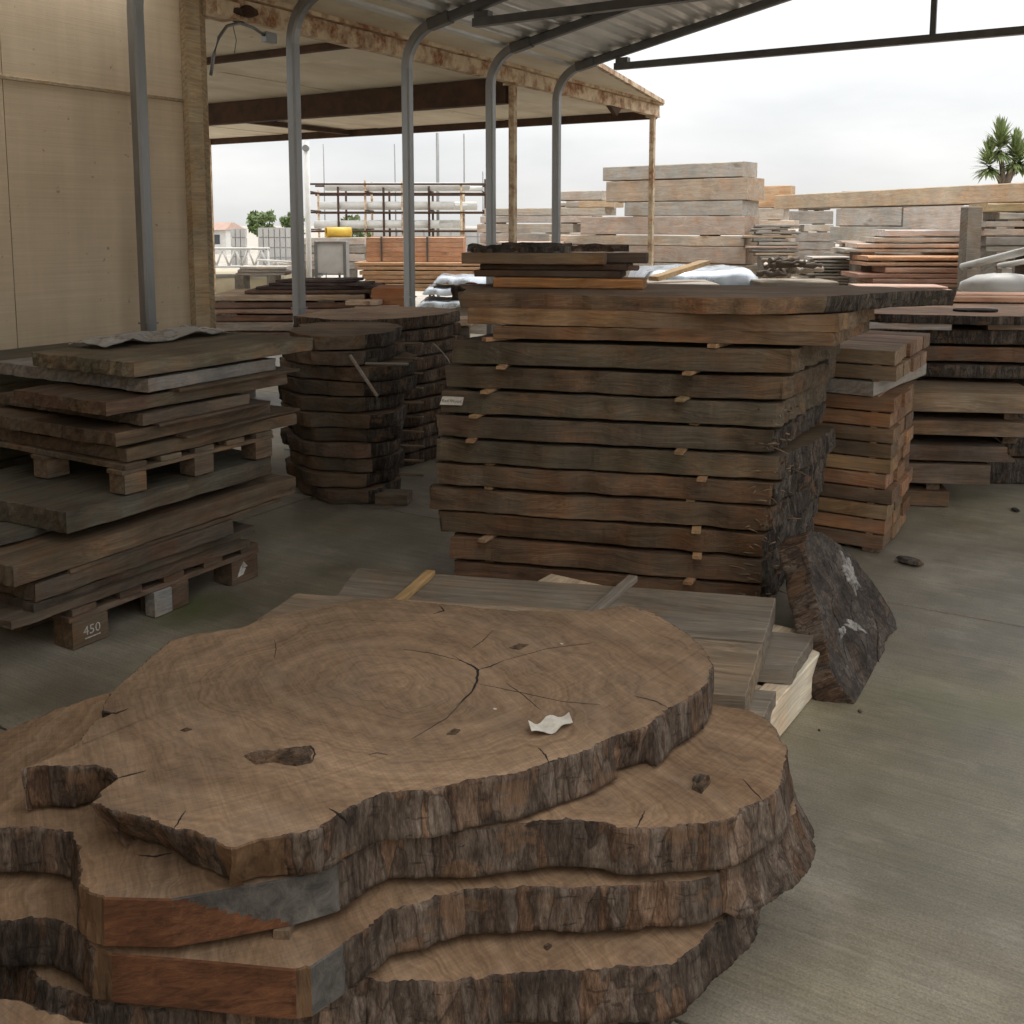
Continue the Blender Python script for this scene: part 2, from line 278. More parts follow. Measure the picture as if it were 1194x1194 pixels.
M['tan'] = mat_plain('tan_gelcoat', (0.42, 0.36, 0.24), 0.55, 0, 0.1, 2.0, 0.05, dirt=(0.33, 0.27, 0.18), dirt_amt=0.5)
M['glass'] = mat_plain('dark_window', (0.05, 0.06, 0.07), 0.15, 0, 0.1, 2, 0)
M['mould'] = mat_plain('white_mould', (0.27, 0.25, 0.225), 0.9, 0, 0.5, 40, 0.3, dirt=(0.06, 0.05, 0.042), dirt_amt=1.6, dirt_scale=34)

def mat_plywood():
    m, nt, b = new_mat('tan_plywood'); c = coords(nt)
    lines = nz(nt, vmul(nt, c, (1.5, 1.5, 150)), 1.0, 4, 0.7); lines2 = nz(nt, vmul(nt, c, (0.6, 0.6, 42)), 1.0, 4, 0.7)
    drip = nz(nt, vmul(nt, c, (9, 9, 0.7)), 1.0, 5, 0.65); bl = nz(nt, c, 1.6, 6, 0.6); spot = nz(nt, c, 22, 3, 0.6)
    colr = ramp(nt, bl, [(0.3, (0.53, 0.41, 0.275)), (0.7, (0.64, 0.51, 0.355))])
    colr = mix(nt, 1.0, colr, grey(nt, rng(nt, lines, 0.3, 0.7, 0.93, 1.06)), 'MULTIPLY')
    colr = mix(nt, 1.0, colr, grey(nt, rng(nt, lines2, 0.3, 0.7, 0.95, 1.05)), 'MULTIPLY')
    colr = mix(nt, 1.0, colr, grey(nt, rng(nt, drip, 0.3, 0.7, 0.92, 1.05)), 'MULTIPLY')
    colr = mix(nt, rng(nt, spot, 0.68, 0.76, 0, 0.55), colr, (0.1, 0.065, 0.035, 1))
    nt.links.new(colr, b.inputs['Base Color']); b.inputs['Roughness'].default_value = 0.75; b.inputs['Specular IOR Level'].default_value = 0.25
    bump(nt, b, lines, 0.3, 0.003); return m
M['ply'] = mat_plywood()
def mat_ceiling():
    m, nt, b = new_mat('cream_ceiling_panel'); c = coords(nt)
    st = nz(nt, vmul(nt, c, (2.2, 0.5, 1)), 1.0, 6, 0.65); bl = nz(nt, c, 1.1, 6, 0.65); sp = nz(nt, c, 5.0, 6, 0.7)
    colr = ramp(nt, st, [(0.3, (0.6, 0.51, 0.37)), (0.7, (0.82, 0.75, 0.6))])
    colr = mix(nt, rng(nt, bl, 0.5, 0.75, 0, 0.5), colr, (0.33, 0.23, 0.12, 1))
    colr = mix(nt, rng(nt, sp, 0.66, 0.74, 0, 0.8), colr, (0.12, 0.07, 0.04, 1))
    nt.links.new(colr, b.inputs['Base Color']); b.inputs['Roughness'].default_value = 0.7; return m
M['ceil'] = mat_ceiling()

# ------------------------------------------------------------------ mesh helpers
def link(o, parent=None):
    col.objects.link(o)
    if parent is not None: o.parent = parent
    return o
def mk(name, verts, faces, mats, parent=None, loc=(0, 0, 0), rotz=0.0, fm=None, smooth=None, color=None):
    me = bpy.data.meshes.new(name); me.from_pydata([tuple(v) for v in verts], [], faces)
    for m in (mats if isinstance(mats, (list, tuple)) else [mats]): me.materials.append(m)
    if fm: me.polygons.foreach_set('material_index', fm)
    if smooth: me.polygons.foreach_set('use_smooth', smooth if isinstance(smooth, list) else [True] * len(faces))
    me.update()
    o = bpy.data.objects.new(name, me); o.location = loc; o.rotation_euler = (0, 0, rotz)
    if color: o.color = (*color, 1)
    return link(o, parent)
def empty(name, loc=(0, 0, 0), rotz=0.0):
    o = bpy.data.objects.new(name, None); o.location = loc; o.rotation_euler = (0, 0, rotz); o.empty_display_size = 0.1
    return link(o)
def tag(o, label, cat, group=None):
    o['label'] = label; o['category'] = cat
    if group: o['group'] = group
    return o
def struct(o): o['kind'] = 'structure'; return o

class MB:
    """collects simple solids into one mesh"""
    def __init__(s): s.v = []; s.f = []; s.sm = []
    def box(s, x0, x1, y0, y1, z0, z1, ch=0.0):
        b = len(s.v)
        if ch <= 0:
            s.v += [(x, y, z) for z in (z0, z1) for x, y in ((x0, y0), (x1, y0), (x1, y1), (x0, y1))]
            s.f += [tuple(b + i for i in q) for q in ((3, 2, 1, 0), (4, 5, 6, 7), (0, 1, 5, 4), (1, 2, 6, 5), (2, 3, 7, 6), (3, 0, 4, 7))]; s.sm += [False] * 6
        else:
            rings = [(z0, ch), (z0 + ch, 0), (z1 - ch, 0), (z1, ch)]
            for z, i in rings: s.v += [(x0 + i, y0 + i, z), (x1 - i, y0 + i, z), (x1 - i, y1 - i, z), (x0 + i, y1 - i, z)]
            s.f.append((b + 3, b + 2, b + 1, b)); s.f.append((b + 12, b + 13, b + 14, b + 15))
            for r in range(3):
                for k in range(4): s.f.append((b + r * 4 + k, b + r * 4 + (k + 1) % 4, b + r * 4 + 4 + (k + 1) % 4, b + r * 4 + 4 + k))
            s.sm += [False] * 14
        return s
    def loft(s, rings, caps=True, smooth=False, closed=True):
        b = len(s.v); n = len(rings[0])
        for r in rings: s.v += [tuple(p) for p in r]
        for i in range(len(rings) - 1):
            for k in range(n if closed else n - 1):
                s.f.append((b + i * n + k, b + i * n + (k + 1) % n, b + (i + 1) * n + (k + 1) % n, b + (i + 1) * n + k)); s.sm.append(smooth)
        if caps:
            s.f.append(tuple(b + k for k in reversed(range(n)))); s.f.append(tuple(b + (len(rings) - 1) * n + k for k in range(n))); s.sm += [False, False]
        return s
    def tube(s, pts, r, seg=10, caps=True, radii=None):
        pts = [Vector(p) for p in pts]; rings = []
        for i, p in enumerate(pts):
            t = (pts[min(i + 1, len(pts) - 1)] - pts[max(i - 1, 0)]).normalized()
            u = t.cross(Vector((0, 0, 1)) if abs(t.z) < 0.9 else Vector((0, 1, 0))).normalized(); w = u.cross(t)
            rr = radii[i] if radii else r
            rings.append([p + (u * math.cos(6.28318 * k / seg) + w * math.sin(6.28318 * k / seg)) * rr for k in range(seg)])
        return s.loft([list(reversed(q)) for q in rings], caps, True)
    def pipe(s, p0, p1, r, wall, seg=14):
        p0, p1 = Vector(p0), Vector(p1); t = (p1 - p0).normalized()
        u = t.cross(Vector((0, 0, 1))).normalized(); w = u.cross(t)
        ring = lambda c, rr: [c + (u * math.cos(6.28318 * k / seg) + w * math.sin(6.28318 * k / seg)) * rr for k in range(seg)]
        prof = [(p0, r - wall), (p0, r), (p1, r), (p1, r - wall), (p0, r - wall)]
        return s.loft([ring(c, q) for c, q in prof], False, True)
    def bar(s, p0, p1, w, h, up=(0, 0, 1)):
        p0, p1 = Vector(p0), Vector(p1); t = (p1 - p0).normalized(); u = t.cross(Vector(up)).normalized(); n = u.cross(t)
        sec = [(-w / 2, -h / 2), (-w / 2, h / 2), (w / 2, h / 2), (w / 2, -h / 2)]
        return s.loft([[p + u * a + n * b for a, b in sec] for p in (p0, p1)])
    def build(s, name, mat, parent=None, loc=(0, 0, 0), rotz=0.0, color=None):
        return mk(name, s.v, s.f, mat, parent, loc, rotz, smooth=s.sm if any(s.sm) else None, color=color)

def fn(x, y=0.0, z=0.0): return noise.noise(Vector((x, y, z)))
def jit(c, s=0.12):
    k = 1 + random.uniform(-s, s); return tuple(max(0.004, v * k * (1 + random.uniform(-s * 0.3, s * 0.3))) for v in c)

KIND = {'d': (1, 0.06), 'b': (0, 1.0), 'c': (1, 0.06), 'g': (2, 0.06), 'p': (3, 1.1), 's': (1, 0.22), 'r': (0, 1.4)}
def slab(name, outline, z0, z1, mats, xdir=(1, 0), ds=0.02, amp=0.008, rows=6, flare=0.0, edge=0.004, warp=0.0, color=None, parent=None, flare_fn=None, chamfer=0.003, bottom=True):
    """thick slab from an outline of (x, y[, kind]); mats = [side, side1, side2, side3, top]"""
    pts = [(p[0], p[1], p[2] if len(p) > 2 else 'b') for p in outline]
    area = sum(pts[i][0] * pts[(i + 1) % len(pts)][1] - pts[(i + 1) % len(pts)][0] * pts[i][1] for i in range(len(pts)))
    if area < 0:
        n = len(pts); pts = [(pts[(n - i) % n][0], pts[(n - i) % n][1], pts[(n - i - 1) % n][2]) for i in range(n)]
    cx = sum(p[0] for p in pts) / len(pts); cy = sum(p[1] for p in pts) / len(pts)
    ang = math.atan2(xdir[1], xdir[0]); ca, sa = math.cos(-ang), math.sin(-ang); seed = random.uniform(0, 90)
    P = []
    for i, (x, y, k) in enumerate(pts):
        x2, y2, _ = pts[(i + 1) % len(pts)]; L = math.hypot(x2 - x, y2 - y)
        if L < 1e-5: continue
        n = max(1, int(round(L / ds)))
        for j in range(n): P.append([x + (x2 - x) * j / n, y + (y2 - y) * j / n, k, j / n])
    n = len(P); S = [0.0]
    for i in range(1, n): S.append(S[-1] + math.hypot(P[i][0] - P[i - 1][0], P[i][1] - P[i - 1][1]))
    Nrm = []
    for i in range(n):
        tx, ty = P[(i + 1) % n][0] - P[i - 1][0], P[(i + 1) % n][1] - P[i - 1][1]; l = math.hypot(tx, ty) or 1
        Nrm.append((ty / l, -tx / l))
    cells = {}
    verts = []; faces = []; fm = []; sm = []; T = z1 - z0
    tl = [0.0] + [0.03 + 0.94 * q / (rows - 2) for q in range(rows - 1)] + [1.0]
    for r in range(rows + 1):
        t = tl[r]
        for i in range(n):
            x, y, k, _ = P[i]; g = KIND[k][1]; s = S[i]
            low = edge * fn(x * 9 + seed, y * 9) * (1 if g > 0.1 else 0.2)
            z = z0 + T * t
            fur = -abs(fn(s * 45 + seed, z * 9, seed)) * 0.55 + 0.4 * fn(s * 120, z * 40, seed + 3) + 0.35 * fn(s * 30, z * 30, seed + 5) + 0.3 * fn(s * 11, z * 5, seed + 7)
            key = int(s / 0.033 + 0.6 * fn(s * 6, seed)); cells.setdefault(key, random.uniform(-0.3, 0.3))
            off = low + amp * g * (fur + cells[key] * (1 if g > 0.9 else 0))
            fl = flare * (flare_fn(x, y) if flare_fn else 1.0)
            off += fl * (1 - t) ** 1.3 * (0.75 + 0.5 * fn(s * 5, seed))
            if r == 0 or r == rows: off -= chamfer + (0.009 * max(0, fn(s * 75, r, seed)) + 0.004 * max(0, fn(s * 190, r, seed)) if k == 'b' else 0)
            px, py = x + Nrm[i][0] * off - cx, y + Nrm[i][1] * off - cy
            zz = z - z0 + (warp * fn(x * 1.3 + seed, y * 1.3) if warp else 0) + (0.0 if r not in (0, rows) else 0.0)
            verts.append((px * ca - py * sa, px * sa + py * ca, zz))
    for r in range(rows):
        for i in range(n):
            j = (i + 1) % n; faces.append((r * n + i, r * n + j, (r + 1) * n + j, (r + 1) * n + i)); fm.append(KIND[P[i][2]][0] if P[i][2] != 'd' else (2 if tl[r] + 0.04 + 0.07 * fn(S[i] * 40, seed) > (P[i][3] if area >= 0 else 1 - P[i][3]) else 1)); sm.append(P[i][2] == 'b')
    b = len(verts); verts += verts[rows * n:(rows + 1) * n]; faces.append(tuple(b + i for i in range(n))); fm.append(4); sm.append(False)
    if bottom: b = len(verts); verts += verts[0:n]; faces.append(tuple(b + n - 1 - i for i in range(n))); fm.append(4); sm.append(False)
    me_m = list(mats)
    while len(me_m) < 5: me_m.insert(-1, mats[0]) if len(mats) > 1 else me_m.append(mats[0])
    return mk(name, verts, faces, me_m, parent, (cx, cy, z0), ang, fm, sm, color)

def board(name, p0, p1, width, thick, z0, mat, color, wdir=None, nx=7, rough=0.004, bow=0.003, skew=0.0, parent=None, taper=0.0, ch=0.004, tilt=0.0):
    """long sawn piece: bottom edge line p0 -> p1 (x, y), spreading `width` towards wdir, standing on z0"""
    p0, p1 = Vector((p0[0], p0[1])), Vector((p1[0], p1[1])); L = (p1 - p0).length; t = (p1 - p0) / L
    left = Vector((-t.y, t.x)); sgn = 1.0
    if wdir is not None and left.dot(Vector((wdir[0], wdir[1]))) < 0: sgn = -1.0
    seed = random.uniform(0, 99); rings = []
    for i in range(nx + 1):
        u = i / nx; x = L * u; w = width * (1 - taper * u)
        dz = bow * (fn(u * 2.2 + seed) ); y0 = rough * 2 * fn(x * 3 + seed, 1.5); y1 = w + rough * 2 * fn(x * 3 + seed, 7.5)
        zt = thick + rough * 0.5 * fn(x * 4 + seed, 3.3) + dz; zb = dz - 0.0
        e = ch * (1 + 1.5 * max(0, fn(x * 6, seed)))
        sec = [(y0 + e, zb), (y1 - e, zb), (y1, zb + e), (y1, zt - e), (y1 - e, zt), (y0 + e, zt), (y0, zt - e), (y0, zb + e)]
        xe = lambda yy: (skew * (yy / max(w, 1e-3)) if i in (0, nx) else 0) + (rough * 1.5 * fn(yy * 15, seed, i) if i in (0, nx) else 0)
        rings.append([(x + xe(yy), yy * sgn, zz) for yy, zz in sec])
    if sgn < 0: rings = [list(reversed(r)) for r in rings]
    mb = MB(); mb.loft([list(r) for r in rings])
    o = mb.build(name, mat, parent, (p0.x, p0.y, z0), math.atan2(t.y, t.x), color)
    if tilt: o.rotation_euler = (0, -tilt, math.atan2(t.y, t.x))
    return o

def loc_of(sl, x, y, z):
    a = -sl.rotation_euler.z; dx, dy = x - sl.location.x, y - sl.location.y
    return (dx * math.cos(a) - dy * math.sin(a), dx * math.sin(a) + dy * math.cos(a), z - sl.location.z)
ORD = ['lowest', 'second', 'third', 'fourth', 'fifth', 'sixth', 'seventh', 'eighth', 'ninth', 'tenth', 'eleventh', 'twelfth', 'thirteenth', 'fourteenth', 'fifteenth', 'sixteenth', 'seventeenth', 'eighteenth', 'nineteenth', 'twentieth']
def ordn(i): return ORD[i] if i == 0 else ORD[i] + ' up'

# ================================================================== THE SETTING
SHED_ROT = -YAW
# yard ground: one sheet to the horizon
g = struct(mk('yard_ground', [(-1500, -1500, -0.16), (1500, -1500, -0.16), (1500, 1500, -0.16), (-1500, 1500, -0.16)], [(0, 1, 2, 3)], M['gravel']))
# concrete floor: a base sheet with the poured bays as slabs above it, joints left open between them
floor = struct(MB().box(-6.0, 13.0, -14.5, 3.2, -0.15, -0.014).build('concrete_floor', M['joint'], None, (A0[0], A0[1], 0), SHED_ROT))
pj = [-6.0, 0.9, 7.0, 13.0]; aj = [-14.5, -12.09, -9.57, -7.05, -4.53, -2.01, 0.51, 3.2]
for i in range(3):
    for j in range(7):
        m = MB(); gp = 0.005
        m.box(pj[i] + gp, pj[i + 1] - gp, aj[j] + gp, aj[j + 1] - gp, -0.013, 0.0, 0.003)
        m.build('concrete_bay', M['concrete'], floor)

# ------------------------------------------------------------------ open steel shed
shed = empty('open_shed', (A0[0], A0[1], 0), SHED_ROT)
tag(shed, 'open sided galvanised steel shed with bent tube frames and ribbed roof', 'shed')
SPAN, EAVE, PITCH, TW = 6.8, 3.0, math.tan(R(12.0)), 0.074
RAD = 0.32
def frame_path(mirror):
    """post, bend and rafter centre lines in (p, z)"""
    phi = R(12.0); tl = RAD * math.tan((R(90) - phi) / 2)
    z_c = EAVE - tl; post = [(0, 0.012), (0, z_c)]
    bend = []
    for k in range(9):
        an = (R(90) - phi) * k / 8
        bend.append((RAD - RAD * math.cos(an), z_c + RAD * math.sin(an)))
    raf = [bend[-1], (SPAN / 2, EAVE + SPAN / 2 * PITCH)]
    f = (lambda q: [(SPAN - x, z) for x, z in q]) if mirror else (lambda q: q)
    return f(post), f(bend), f(raf)
def sweep_pz(path, a, w, name, mat, parent, grow=0.0):
    rings = []; h = w / 2 + grow
    for i, (x, z) in enumerate(path):
        x0, z0 = path[max(i - 1, 0)]; x1, z1 = path[min(i + 1, len(path) - 1)]
        tx, tz = x1 - x0, z1 - z0; l = math.hypot(tx, tz); tx /= l; tz /= l; nx, nz_ = -tz, tx; e = 0.012
        sec = [(-h + e, -h), (h - e, -h), (h, -h + e), (h, h - e), (h - e, h), (-h + e, h), (-h, h - e), (-h, -h + e)]
        rings.append([(x + nx * u, a + v, z + nz_ * u) for u, v in sec])
    m = MB(); m.loft(rings); o = m.build(name, mat, parent)
    bm = bmesh.new(); bm.from_mesh(o.data); bmesh.ops.recalc_face_normals(bm, faces=bm.faces); bm.to_mesh(o.data); bm.free()
    return o
FR = [0.0, -1.2, -2.4, -3.65, -4.9, -6.15, -7.4, -8.65, -9.9, -11.15]
for i, a in enumerate(FR):
    for mir in (False, True):
        po, be, ra = frame_path(mir)
        o = sweep_pz(po, a, TW, 'post', M['galv'], shed)
        m = MB().box(-0.09 + (SPAN if mir else 0), 0.09 + (SPAN if mir else 0), a - 0.09, a + 0.09, 0.001, 0.012); m.build('base_plate', M['galv'], o)
        sx = SPAN if mir else 0
        for e in (-0.065, 0.065):
            q = MB(); q.tube([(sx + e, a + 0.07, 0.012), (sx + e, a + 0.07, 0.03)], 0.01, 6); q.build('bolt', M['galv'], o)
        sl = MB(); sl.box(-0.04 + sx, 0.04 + sx, a - 0.04, a + 0.04, 0.98, 0.99); sl.build('sleeve_collar', M['galv'], o)
        sweep_pz(be, a, TW, 'bent_corner', M['galv'], shed, 0.0)
        sweep_pz(ra, a, TW - 0.004, 'rafter', M['darksteel'], shed)
        # sleeve where bend and rafter join
        (x0, z0), (x1, z1) = ra; t0, t1 = -0.01, 0.05
        sweep_pz([(x0 + (x1 - x0) * t0, z0 + (z1 - z0) * t0), (x0 + (x1 - x0) * t1, z0 + (z1 - z0) * t1)], a, TW + 0.012, 'splice_sleeve', M['darksteel'], shed)
    if i % 2 == 0:
        zt = EAVE + 0.02; xs = 0.62
        m = MB().box(xs, SPAN - xs, a - 0.03, a + 0.03, zt - 0.03, zt + 0.03); m.build('tie_beam', M['darksteel'], shed)
        for xx in (xs + 0.02, SPAN - xs - 0.14):
            m = MB().box(xx, xx + 0.12, a - 0.035, a + 0.035, zt + 0.031, zt + 0.075); m.build('tie_bracket', M['darksteel'], shed)
        m = MB().box(SPAN / 2 - 0.022, SPAN / 2 + 0.022, a - 0.022, a + 0.022, zt + 0.031, EAVE + SPAN / 2 * PITCH - 0.04); m.build('hanger', M['darksteel'], shed)
# ribbed sheets laid lengthwise on the rafters
def roof_sheet(p0, p1, side, lap):
    prof = []; n_r = 4; wd = (p1 - p0); q = p0
    for k in range(n_r):
        c = p0 + wd * (k + 0.5) / n_r
        prof += [(c - 0.062, 0), (c - 0.034, 0.026), (c + 0.034, 0.026), (c + 0.062, 0)]
        if k < n_r - 1:
            c2 = p0 + wd * (k + 1.0) / n_r; prof += [(c2 - 0.022, 0), (c2 - 0.01, 0.006), (c2 + 0.01, 0.006), (c2 + 0.022, 0)]
    prof = [(p0 - 0.015, 0)] + prof + [(p1 + 0.015, 0)]
    lift = TW / 2 + 0.004 + lap
    def pos(s, h): return (s if side == 0 else SPAN - s, EAVE + s * PITCH + lift / math.cos(R(12)) + h)
    a1 = 0.22; segs = [a1, -2.4, -4.9, -7.4, -9.9, -11.4] if side == 0 else [a1, -2.4, -4.9, -5.9]  # right slope left unsheeted behind the view to let top light in
    rings = []
    for aa in segs:
        up = [(pos(s, h)[0], aa, pos(s, h)[1] + 0.003 * fn(s * 3, aa)) for s, h in prof]
        dn = [(x, y, z - 0.0015) for x, y, z in reversed(up)]
        rings.append(up + dn)
    o = MB().loft(rings).build('roof_sheet', M['sheet'], shed)
    bm = bmesh.new(); bm.from_mesh(o.data); bmesh.ops.recalc_face_normals(bm, faces=bm.faces); bm.to_mesh(o.data); bm.free()
    return o
for side in (0, 1):
    e = [0.12, 0.94, 1.76, 2.58, 3.4]
    for k in range(4): roof_sheet(e[k], e[k + 1], side, 0.003 * (k % 2))
m = MB()
for s_ in (-1, 1):
    pass
m.loft([[(SPAN / 2 - 0.2, a, EAVE + (SPAN / 2 - 0.2) * PITCH + 0.1), (SPAN / 2, a, EAVE + SPAN / 2 * PITCH + 0.112), (SPAN / 2 + 0.2, a, EAVE + (SPAN / 2 - 0.2) * PITCH + 0.1), (SPAN / 2, a, EAVE + SPAN / 2 * PITCH + 0.105)] for a in (-11.4, 0.22)])
m.build('ridge_cap', M['sheet'], shed)

# ------------------------------------------------------------------ plywood wall of the store beside the shed
WP = -0.30                                        # wall plane, just behind the posts
wall = empty('plywood_wall', (A0[0], A0[1], 0), SHED_ROT)
tag(wall, 'tall tan plywood wall with thin seam battens and pale timber corner trim', 'wall')
wa_end = -4.30; seam = 2.32; top = 3.42
edges = [wa_end, -5.52, -7.96, -10.4, -12.8]
for k in range(4):
    y1, y0 = edges[k], edges[k + 1]
    for (z0, z1) in ((0.02, seam - 0.006), (seam + 0.006, top)):
        MB().box(WP - 0.018, WP, y0 + 0.0025, y1 - 0.0025, z0, z1, 0.002).build('plywood_sheet', M['ply'], wall)
MB().box(WP - 0.075, WP - 0.02, -12.8, wa_end, 0.0, top - 0.01).build('backing_frame', M['fresh'], wall, color=(0.25, 0.19, 0.12))
MB().box(WP + 0.001, WP + 0.013, -12.8, wa_end - 0.002, seam - 0.009, seam + 0.011, 0.002).build('seam_batten', M['fresh'], wall, color=(0.42, 0.33, 0.21))
board('corner_trim', (WP + 0.002, wa_end - 0.03), (WP + 0.002, wa_end + 0.085), 0.05, 3.4, 0.0, M['fresh'], (0.46, 0.36, 0.22), wdir=(1, 0), nx=2, rough=0.001, bow=0, parent=wall)
MB().box(WP - 0.12, WP - 0.021, wa_end + 0.0, wa_end + 0.13, 0.0, 3.4, 0.004).build('corner_stud', M['fresh'], wall, color=(0.5, 0.4, 0.25))
MB().box(WP - 0.02, WP + 0.03, wa_end + 0.088, wa_end + 0.15, 0.0, 3.38, 0.004).build('corner_trim', M['fresh'], wall, color=(0.4, 0.31, 0.19))

rear = empty('added_shade_wall', (A0[0], A0[1], 0), SHED_ROT)  # unseen wall behind the camera, added to keep light off the front faces
tag(rear, 'unseen tan plywood wall added to shade the rear end of the open steel shed', 'wall')
for k in range(6):
    MB().box(-0.3 + k * 1.22 + 0.002, -0.3 + (k + 1) * 1.22 - 0.002, -11.75, -11.73, 0.02, 3.6, 0.002).build('plywood_sheet', M['ply'], rear)
    MB().box(-0.3 + k * 1.22 - 0.02, -0.3 + k * 1.22 + 0.03, -11.80, -11.752, 0.0, 3.6).build('stud', M['fresh'], rear, color=(0.4, 0.31, 0.19))
# ------------------------------------------------------------------ flat-roofed canopy beyond the wall
can = empty('flat_canopy', (A0[0], A0[1], 0), SHED_ROT)
tag(can, 'flat canopy with stained cream ceiling panels and rusty edge beam on thin posts', 'canopy')
CZ = 2.90; AE = 3.22; AS = -4.12; CD = -8.4
seed = 3
def wob_beam(name, mat, x0, x1, a0, a1, z0, z1, n=24, amp=0.006):
    rings = []
    for i in range(n + 1):
        a = a0 + (a1 - a0) * i / n; d = lambda k: amp * fn(a * 4 + k, k)
        rings.append([(x0 + d(1), a, z0 + d(2)), (x1 + d(3), a, z0 + d(4)), (x1 + d(3), a, z1 + d(5)), (x0 + d(1), a, z1 + d(6))])
    m = MB().loft(rings); m.f = [tuple(reversed(f)) for f in m.f]; return m.build(name, mat, can)
wob_beam('edge_beam', M['rust'], WP - 0.07, WP + 0.01, AS, AE, CZ, CZ + 0.13)
wob_beam('edge_angle', M['rust'], WP - 0.075, WP + 0.055, AS - 0.05, AE + 0.02, CZ + 0.135, CZ + 0.178, amp=0.003)
# ceiling panels, each a sheet
panels_a = [AS + 0.002, -1.95, 0.25, 1.6, AE - 0.1]; panels_p = [WP - 0.08, -2.5, -4.7, -6.6, CD]
for i in range(4):
    for j in range(4):
        MB().box(panels_p[j + 1] + 0.004, panels_p[j] - 0.004, panels_a[i] + 0.003, panels_a[i + 1] - 0.003, CZ + 0.06 + 0.006 * ((i + j) % 2), CZ + 0.1).build('ceiling_panel', M['ceil'], can)
MB().box(CD, WP - 0.1, AS, AE, CZ + 0.115, CZ + 0.17).build('roof_deck', M['rustdark'], can)
for (a, h, w) in ((-0.28, 0.24, 0.12), (-2.6, 0.05, 0.06)):
    MB().box(CD, WP - 0.08, a - w / 2, a + w / 2, CZ + 0.055 - h, CZ + 0.055).build('cross_beam', M['rustdark'], can)
wob_beam('cross_beam', M['rustdark'], CD, WP - 0.02, AE - 0.095, AE + 0.0, CZ - 0.03, CZ + 0.11, 1, 0.0)
MB().box(-5.3, -5.22, -0.2, AE - 0.12, CZ - 0.01, CZ + 0.055).build('ceiling_batten', M['rustdark'], can)
for a, lean in ((-0.28, 0.0), (3.1, 0.0)):
    r0 = [(WP - 0.06, a - 0.03), (WP + 0.0, a - 0.03), (WP + 0.0, a + 0.03), (WP - 0.06, a + 0.03)]
    o = MB().loft([[(x, y, z) for x, y in r0] for z in (-0.16, 0.6, 1.4, 2.2, CZ)]).build('canopy_post', M['rust'], can)
    MB().box(WP - 0.1, WP + 0.04, a - 0.07, a + 0.07, CZ - 0.02, CZ - 0.001).build('cap_plate', M['rust'], o)
for p, a in ((CD + 0.1, 3.1), (CD + 0.1, -0.28), (CD + 0.1, -4.0)):
    MB().box(p, p + 0.07, a - 0.03, a + 0.03, -0.16, CZ + 0.05).build('canopy_post', M['rust'], can)
# flashing that closes the gap between canopy beam and shed eave
zE = EAVE + 0.292 * PITCH + TW / 2 + 0.0035
fl = [(WP + 0.045, AE, CZ + 0.165), (WP + 0.045, -4.6, CZ + 0.165), (0.292, -4.6, zE - 0.002), (0.292, 0.26, zE - 0.002)]
mk('flashing_sheet', fl + [(x, y, z + 0.002) for x, y, z in fl], [(0, 1, 2, 3), (7, 6, 5, 4), (0, 3, 7, 4), (1, 0, 4, 5), (2, 1, 5, 6), (3, 2, 6, 7)], M['ceil'], can)
e0, e1 = Vector(fl[0]), Vector(fl[3])
MB().bar(e0 + Vector((0, 0.01, 0.01)), e1 + Vector((0, 0.01, 0.01)), 0.05, 0.05).build('flashing_edge', M['rust'], can)
m = MB(); m.loft([[(WP + 0.0, 2.0, CZ - 0.1), (WP + 0.004, 2.12, CZ), (WP + 0.004, 1.8, CZ)], [(WP - 0.05, 2.0, CZ - 0.1), (WP - 0.05, 2.12, CZ), (WP - 0.05, 1.8, CZ)]]); m.build('torn_bracket', M['rustdark'], can)
# rotten beam end by the wall corner, and a bent conduit below it
rot = empty('rotten_beam_end', W(WP, -3.9, CZ - 0.02), SHED_ROT)
tag(rot, 'rotten rust-brown beam stub with bracket above the plywood wall corner', 'beam')
MB().box(-0.1, 0.06, -0.26, 0.02, 0.0, 0.11, 0.008).build('stub', M['rust'], rot)
MB().box(-0.105, 0.065, -0.27, -0.18, -0.02, 0.14, 0.004).build('bracket', M['rust'], rot)
for k in range(7):
    x = random.uniform(-0.08, 0.05); y = random.uniform(-0.02, 0.2); z = random.uniform(0.0, 0.09)
    q = MB(); rr = random.uniform(0.03, 0.06); pts = [[(x + rr * math.cos(t) * s * (1 + 0.4 * fn(t * 3, k)), y + rr * 1.3 * math.sin(t) * s, z + dz) for t in [i * 0.7854 for i in range(8)]] for s, dz in ((0.3, 0), (1, 0.02), (0.9, 0.05), (0.3, 0.075))]
    q.loft(pts).build('rotten_chunk', M['rustdark'], rot)
cond = empty('bent_conduit', W(WP + 0.03, -4.12, 2.55), SHED_ROT); tag(cond, 'thin grey conduit bent over beside the wall corner trim', 'conduit')
pts = [(0, 0, -0.05), (0.0, 0.03, 0.08), (0.0, 0.08, 0.2), (0, 0.15, 0.28), (0, 0.26, 0.32), (0.0, 0.38, 0.31), (0, 0.5, 0.27)]
MB().tube(pts, 0.011, 8).build('pipe', M['galv'], cond); MB().box(-0.025, 0.025, 0.48, 0.58, 0.23, 0.3, 0.004).build('junction_box', M['galv'], cond)
MB().tube([(0, 0.2, 0.31), (0.01, 0.22, 0.2), (0.0, 0.21, 0.12)], 0.003, 5).build('wire', M['darksteel'], cond)

